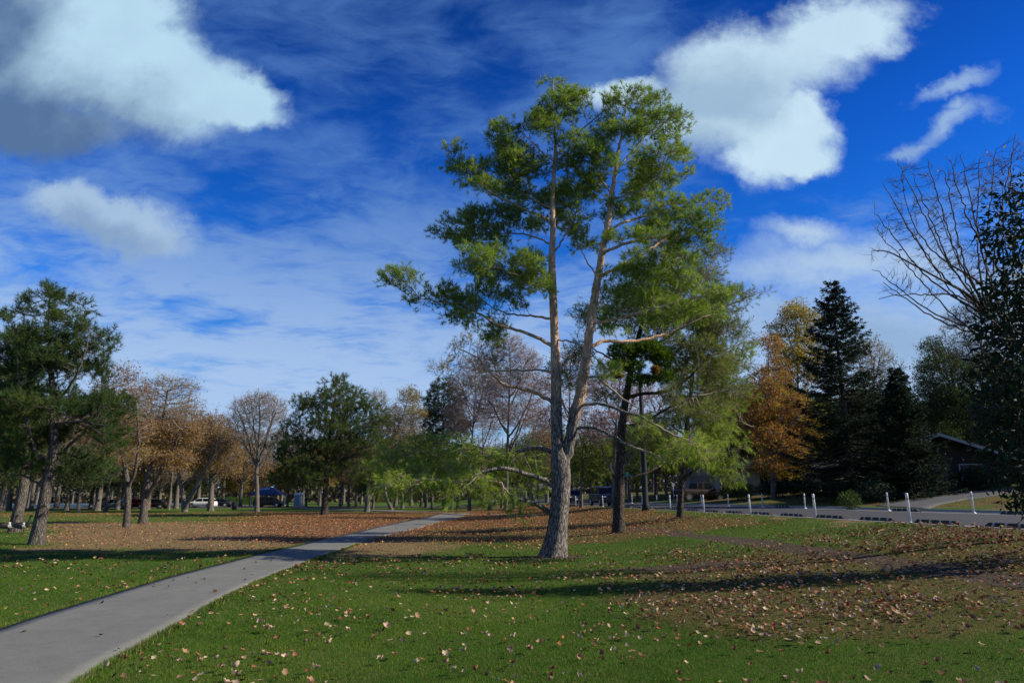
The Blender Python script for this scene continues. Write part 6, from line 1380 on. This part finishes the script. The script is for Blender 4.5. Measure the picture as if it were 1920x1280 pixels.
# ------------------------------------------------------------------ fallen leaves and grass
def on_path(x, y):
    ps = path_side(x, y); return (ps == 0) & (y < _pl[-1, 1])
LEAFC = np.array([(.58, .41, .28), (.46, .28, .16), (.30, .15, .075), (.20, .085, .045), (.55, .44, .28), (.36, .13, .06), (.52, .40, .12), (.14, .075, .05), (.46, .30, .20)])
def leaf_shape(nu, g, curl):
    """pointed oval with lobed edge, cupped; returns verts (k,3) and faces"""
    t = np.linspace(0, 1, nu); w = np.sin(np.pi * t ** .8) ** .8 * .5 * (1 + .22 * np.sin(t * 15)); w[0] = .02; w[-1] = .0
    y = t - .5; bend = curl * (y ** 2) * 1.6; fold = w * .55 * curl
    L = np.stack([-w * .8, y, bend + fold], 1); Cn = np.stack([0 * t, y, bend], 1); Rr = np.stack([w * .8, y, bend + fold * 1.3], 1)
    V = np.concatenate([L, Cn, Rr]); i = np.arange(nu - 1)
    return V, np.concatenate([np.stack([i, i + nu, i + nu + 1, i + 1], 1), np.stack([i + nu, i + 2 * nu, i + 2 * nu + 1, i + nu + 1], 1)])
def rotm(az, tilt, roll):
    ca, sa, ct, st, cr, sr = np.cos(az), np.sin(az), np.cos(tilt), np.sin(tilt), np.cos(roll), np.sin(roll); n = len(az)
    Rz = np.zeros((n, 3, 3)); Rz[:, 0, 0] = ca; Rz[:, 0, 1] = -sa; Rz[:, 1, 0] = sa; Rz[:, 1, 1] = ca; Rz[:, 2, 2] = 1
    Rx = np.zeros((n, 3, 3)); Rx[:, 0, 0] = 1; Rx[:, 1, 1] = ct; Rx[:, 1, 2] = -st; Rx[:, 2, 1] = st; Rx[:, 2, 2] = ct
    Ry = np.zeros((n, 3, 3)); Ry[:, 1, 1] = 1; Ry[:, 0, 0] = cr; Ry[:, 0, 2] = sr; Ry[:, 2, 0] = -sr; Ry[:, 2, 2] = cr
    return Rz @ Rx @ Ry
def litter():
    g = np.random.default_rng(42); X, Y, Sz = [], [], []
    def put(n, y0, y1, dens, a0=-.90, a1=1.05):
        y = np.exp(g.uniform(np.log(y0), np.log(y1), n)); y = y0 + (y1 - y0) * g.random(n) ** .6; a = g.uniform(a0, a1, n); x = a * y
        area = .5 * (y1 ** 2 - y0 ** 2) * (a1 - a0)
        d, l, so_ = zones(x, y); s = x * CA + y * SA; ps = path_side(x, y)
        den = dens(x, y, d, l, so_, s, ps) * (s < 13.0)
        # points are uniform in (y^.., a); weight by true area element
        pdf = (1 / .6) * ((y - y0) / (y1 - y0) + 1e-4) ** (1 / .6 - 1) / (y1 - y0) / ((a1 - a0) * y)
        keep = g.random(n) < den / (n * pdf); return x[keep], y[keep]
    def clump(x, y): return .16 + 3.4 * np.clip(fbm2(x, y, .9, 7) - .36, 0, 1) * np.clip(fbm2(x, y, 3.1, 8) * 1.6 - .2, 0, 2)
    def near(x, y, d, l, so_, s, ps):
        right = ps > 0
        v = np.where(right, 15 + 9 * sstep(y, 8, 16) + 8 * sstep(x / y, .1, .5), 9.0) * clump(x, y) * 1.6 + l * 88 * (.3 + clump(x, y)) + d * 6
        pile = 60 * np.exp(-(((x - 1.05) / .28) ** 2 + ((y - 7.35) / .22) ** 2)) + 26 * np.exp(-(((x - 2.0) / 1.7) ** 2 + ((y - 12.2) / .8) ** 2)) * clump(x, y) + 22 * np.exp(-(((x - 1.1) / 1.0) ** 2 + ((y - 10.4) / .35) ** 2)) * clump(x, y)
        v = v + pile + np.where(right & (ps < .35), 7 * clump(x, y), 0)
        return np.where(ps == 0, .75 + .9 * sstep(y, 11, 15) * sstep(-y, -19, -15), v) * (1 - .6 * so_)
    def farf(x, y, d, l, so_, s, ps):
        v = (4 + 5 * fbm2(x, y, .3, 9)) * clump(x, y) + l * 120 * (.4 + .7 * clump(x, y)) + d * 8
        return np.where(ps == 0, .5, v)
    x, y = put(500000, 5.2, 20, near); X.append(x); Y.append(y)
    x, y = put(260000, 20, 75, farf); X.append(x); Y.append(y)
    x = np.concatenate(X); y = np.concatenate(Y)
    # across the road
    n = 9000; px = g.uniform(1150, 1960, n); yy = g.uniform(26, 75, n); xx = (px - 960) / 1313 * yy; s = xx * CA + yy * SA; l = zones(xx, yy)[1]
    dd = pline_dist(xx, yy, (resample(dl, 20) + resample(dr, 20)) / 2)
    k = (s > 24.8) & (s < 46) & (g.random(n) < .25 + .75 * l) & (dd > 1.6); x = np.r_[x, xx[k]]; y = np.r_[y, yy[k]]
    n = len(x); dist = np.hypot(x, y)
    size = np.where(g.random(n) < .10, g.uniform(.075, .10, n), g.uniform(.042, .088, n)) * np.where(dist > 20, .95, 1)
    red = np.exp(-(((x + 6) / 3.5) ** 2 + ((y - 40) / 7) ** 2))
    ci = g.choice(len(LEAFC), n, p=[.15, .17, .16, .15, .05, .15, .03, .08, .06]); ci = np.where(g.random(n) < red * .8, 5, ci)
    col = LEAFC[ci] * g.uniform(.65, 1.15, (n, 1)); col = np.where(on_path(x, y)[:, None], col * .35, col); far_ = (dist > 22)[:, None]; col = np.where(far_ & (g.random((n, 1)) < .55), np.array([.56, .26, .11]) * g.uniform(.5, 1.35, (n, 1)), col)
    l0 = g.random(n)
    z = hgt(x, y) + np.where(on_path(x, y), .026, .034 + .018 * l0) + g.uniform(0, .014, n)
    M3 = rotm(g.uniform(0, 6.28, n), g.normal(0, .32, n), g.normal(0, .38, n))
    order = np.argsort(-(size / dist)); order = order[(np.abs(x[order] / y[order]) < .74)]
    vis = order[:300]; rest = np.setdiff1d(np.arange(n), vis)
    print('leaves', n)
    # the 300 largest in view are leaves of their own
    shapes = []
    for k in range(5):
        for c in range(4):
            V, Fc = leaf_shape(9, g, .35 + .25 * k); cc = LEAFC[[0, 2, 4, 1][c]] * (.62 + .09 * k)
            o = mesh_np('fallen_leaf', V, Fc, M['fallen'], attrs={'col': np.tile(cc, (len(V), 1))}, smooth=True); shapes.append(o)
    txt = ['pale tan curled leaf', 'dark brown dry leaf', 'cream dry leaf', 'light brown dry leaf']
    lab = lambda c, i: f"{txt[c]} lying " + ('on the concrete path' if on_path(x[i:i + 1], y[i:i + 1])[0] else 'on the lawn in the near foreground')
    first = set()
    from mathutils import Matrix
    for i in vis:
        b = int(g.integers(0, 20)); c = b % 4
        if b in first: o = shapes[b].copy(); C.collection.objects.link(o)
        else: o = shapes[b]; first.add(b)
        q = Matrix(M3[i].tolist()).to_euler(); o.location = (x[i], y[i], z[i] + .006); o.rotation_euler = q; s_ = size[i]; o.scale = (s_ * g.uniform(.7, 1.1), s_, s_)
        l_ = lab(c, i); tag(o, l_, 'leaf', 'near fallen leaves: ' + l_)
    # the rest as one mass
    def build(sel, nu):
        if not len(sel): return None
        VV, FF, CC, nb = [], [], [], 0
        for part in np.array_split(sel, 4):
            V, Fc = leaf_shape(nu, g, g.uniform(.3, 1.3)); k = len(V)
            sc = np.stack([g.uniform(.6, 1.1, len(part)), np.ones(len(part)), np.ones(len(part))], 1) * size[part, None]
            P = np.einsum('nij,nkj->nki', M3[part], V[None] * sc[:, None]) + np.stack([x[part], y[part], z[part]], 1)[:, None]
            VV.append(P.reshape(-1, 3)); FF.append((Fc[None] + (np.arange(len(part)) * k)[:, None, None] + nb).reshape(-1, 4)); nb += len(part) * k
            CC.append(np.repeat(col[part], k, 0))
        return np.concatenate(VV), np.concatenate(FF), np.concatenate(CC)
    a = rest[dist[rest] < 16]; b = rest[dist[rest] >= 16]
    V1, F1, C1 = build(a, 5); V2, F2, C2 = build(b, 3)
    o = mesh_np('fallen_leaves', np.concatenate([V1, V2]), np.concatenate([F1, F2 + len(V1)]), M['fallen'], attrs={'col': np.concatenate([C1, C2])}, smooth=True)
    tag(o, kind='stuff'); o['label'] = 'brown and tan fallen leaves strewn over lawn and path'
litter()
def grass():
    g = np.random.default_rng(43); parts = []
    for (y0, y1, n, ln, w) in ((5.6, 9.5, 230000, .036, .0050), (9.5, 15, 200000, .038, .0075), (15, 26, 130000, .045, .014), (26, 48, 60000, .055, .03)):
        y = np.sqrt(g.uniform(y0 ** 2, y1 ** 2, n)); a = g.uniform(-.88, 1.0, n); x = a * y; s = x * CA + y * SA
        d, l, so_ = zones(x, y); ps = path_side(x, y)
        k = (s < 13.0) & (ps != 0) & (g.random(n) > so_ * .95) & (g.random(n) > d * .55) & (g.random(n) > l * .55)
        parts.append((x[k], y[k], d[k], l[k], np.full(k.sum(), ln), np.full(k.sum(), w)))
    # ragged edge of grass along the path
    for P, sg in ((_pl, -1), (_pr, 1)):
        n = 14000; u = g.uniform(5, 25, n); xx = np.interp(u, P[:, 1], P[:, 0]) + sg * g.exponential(.03, n) - sg * .02; parts.append((xx, u, np.zeros(n) + .2, np.zeros(n), np.full(n, .075), .005 + u * .0006))
    x, y, d, l, ln, w = [np.concatenate(q) for q in zip(*parts)]; n = len(x)
    tall = fbm2(x, y, 1.1, 12); L = ln * g.uniform(.55, 1.25, n) * (.6 + .8 * tall)
    dr_ = np.stack([g.normal(0, .5, n), g.normal(0, .5, n), np.ones(n)], 1); dr_ = unit(dr_); sd = unit(np.stack([g.normal(size=n), g.normal(size=n), np.zeros(n)], 1)) * (w / 2)[:, None]
    b = np.stack([x, y, hgt(x, y) - .004], 1)
    V = np.stack([b - sd, b + sd, b + dr_ * L[:, None]], 1).reshape(-1, 3); Fc = np.arange(3 * n).reshape(-1, 3)
    t = .38 + .8 * (fbm2(x, y, .5, 4) - .5) + .25 * (noise2(x, y, 5, 6) - .5) + g.normal(0, .10, n); t = np.where(g.random(n) < .11 + d * .7 + l * .12, g.uniform(.72, 1, n), t.clip(0, .62))
    m, tt = newmat('grass'); at = tt.node('ShaderNodeAttribute', out=2, attribute_name='tint')
    c = tt.ramp(at, [(0, (.025, .078, .006)), (.3, (.052, .142, .010)), (.6, (.125, .215, .020)), (.75, (.24, .20, .07)), (1, (.36, .27, .14))])
    p = bsdf(tt, c, .7, .08); tr = tt.node('ShaderNodeBsdfTranslucent', {'Color': c}); finish(tt, tt.node('ShaderNodeMixShader', (.4, p, tr)))
    o = mesh_np('grass', V, Fc, m, attrs={'tint': np.repeat(t, 3)}); tag(o, kind='stuff'); o['label'] = 'short mown lawn grass with dry tufts'
grass()
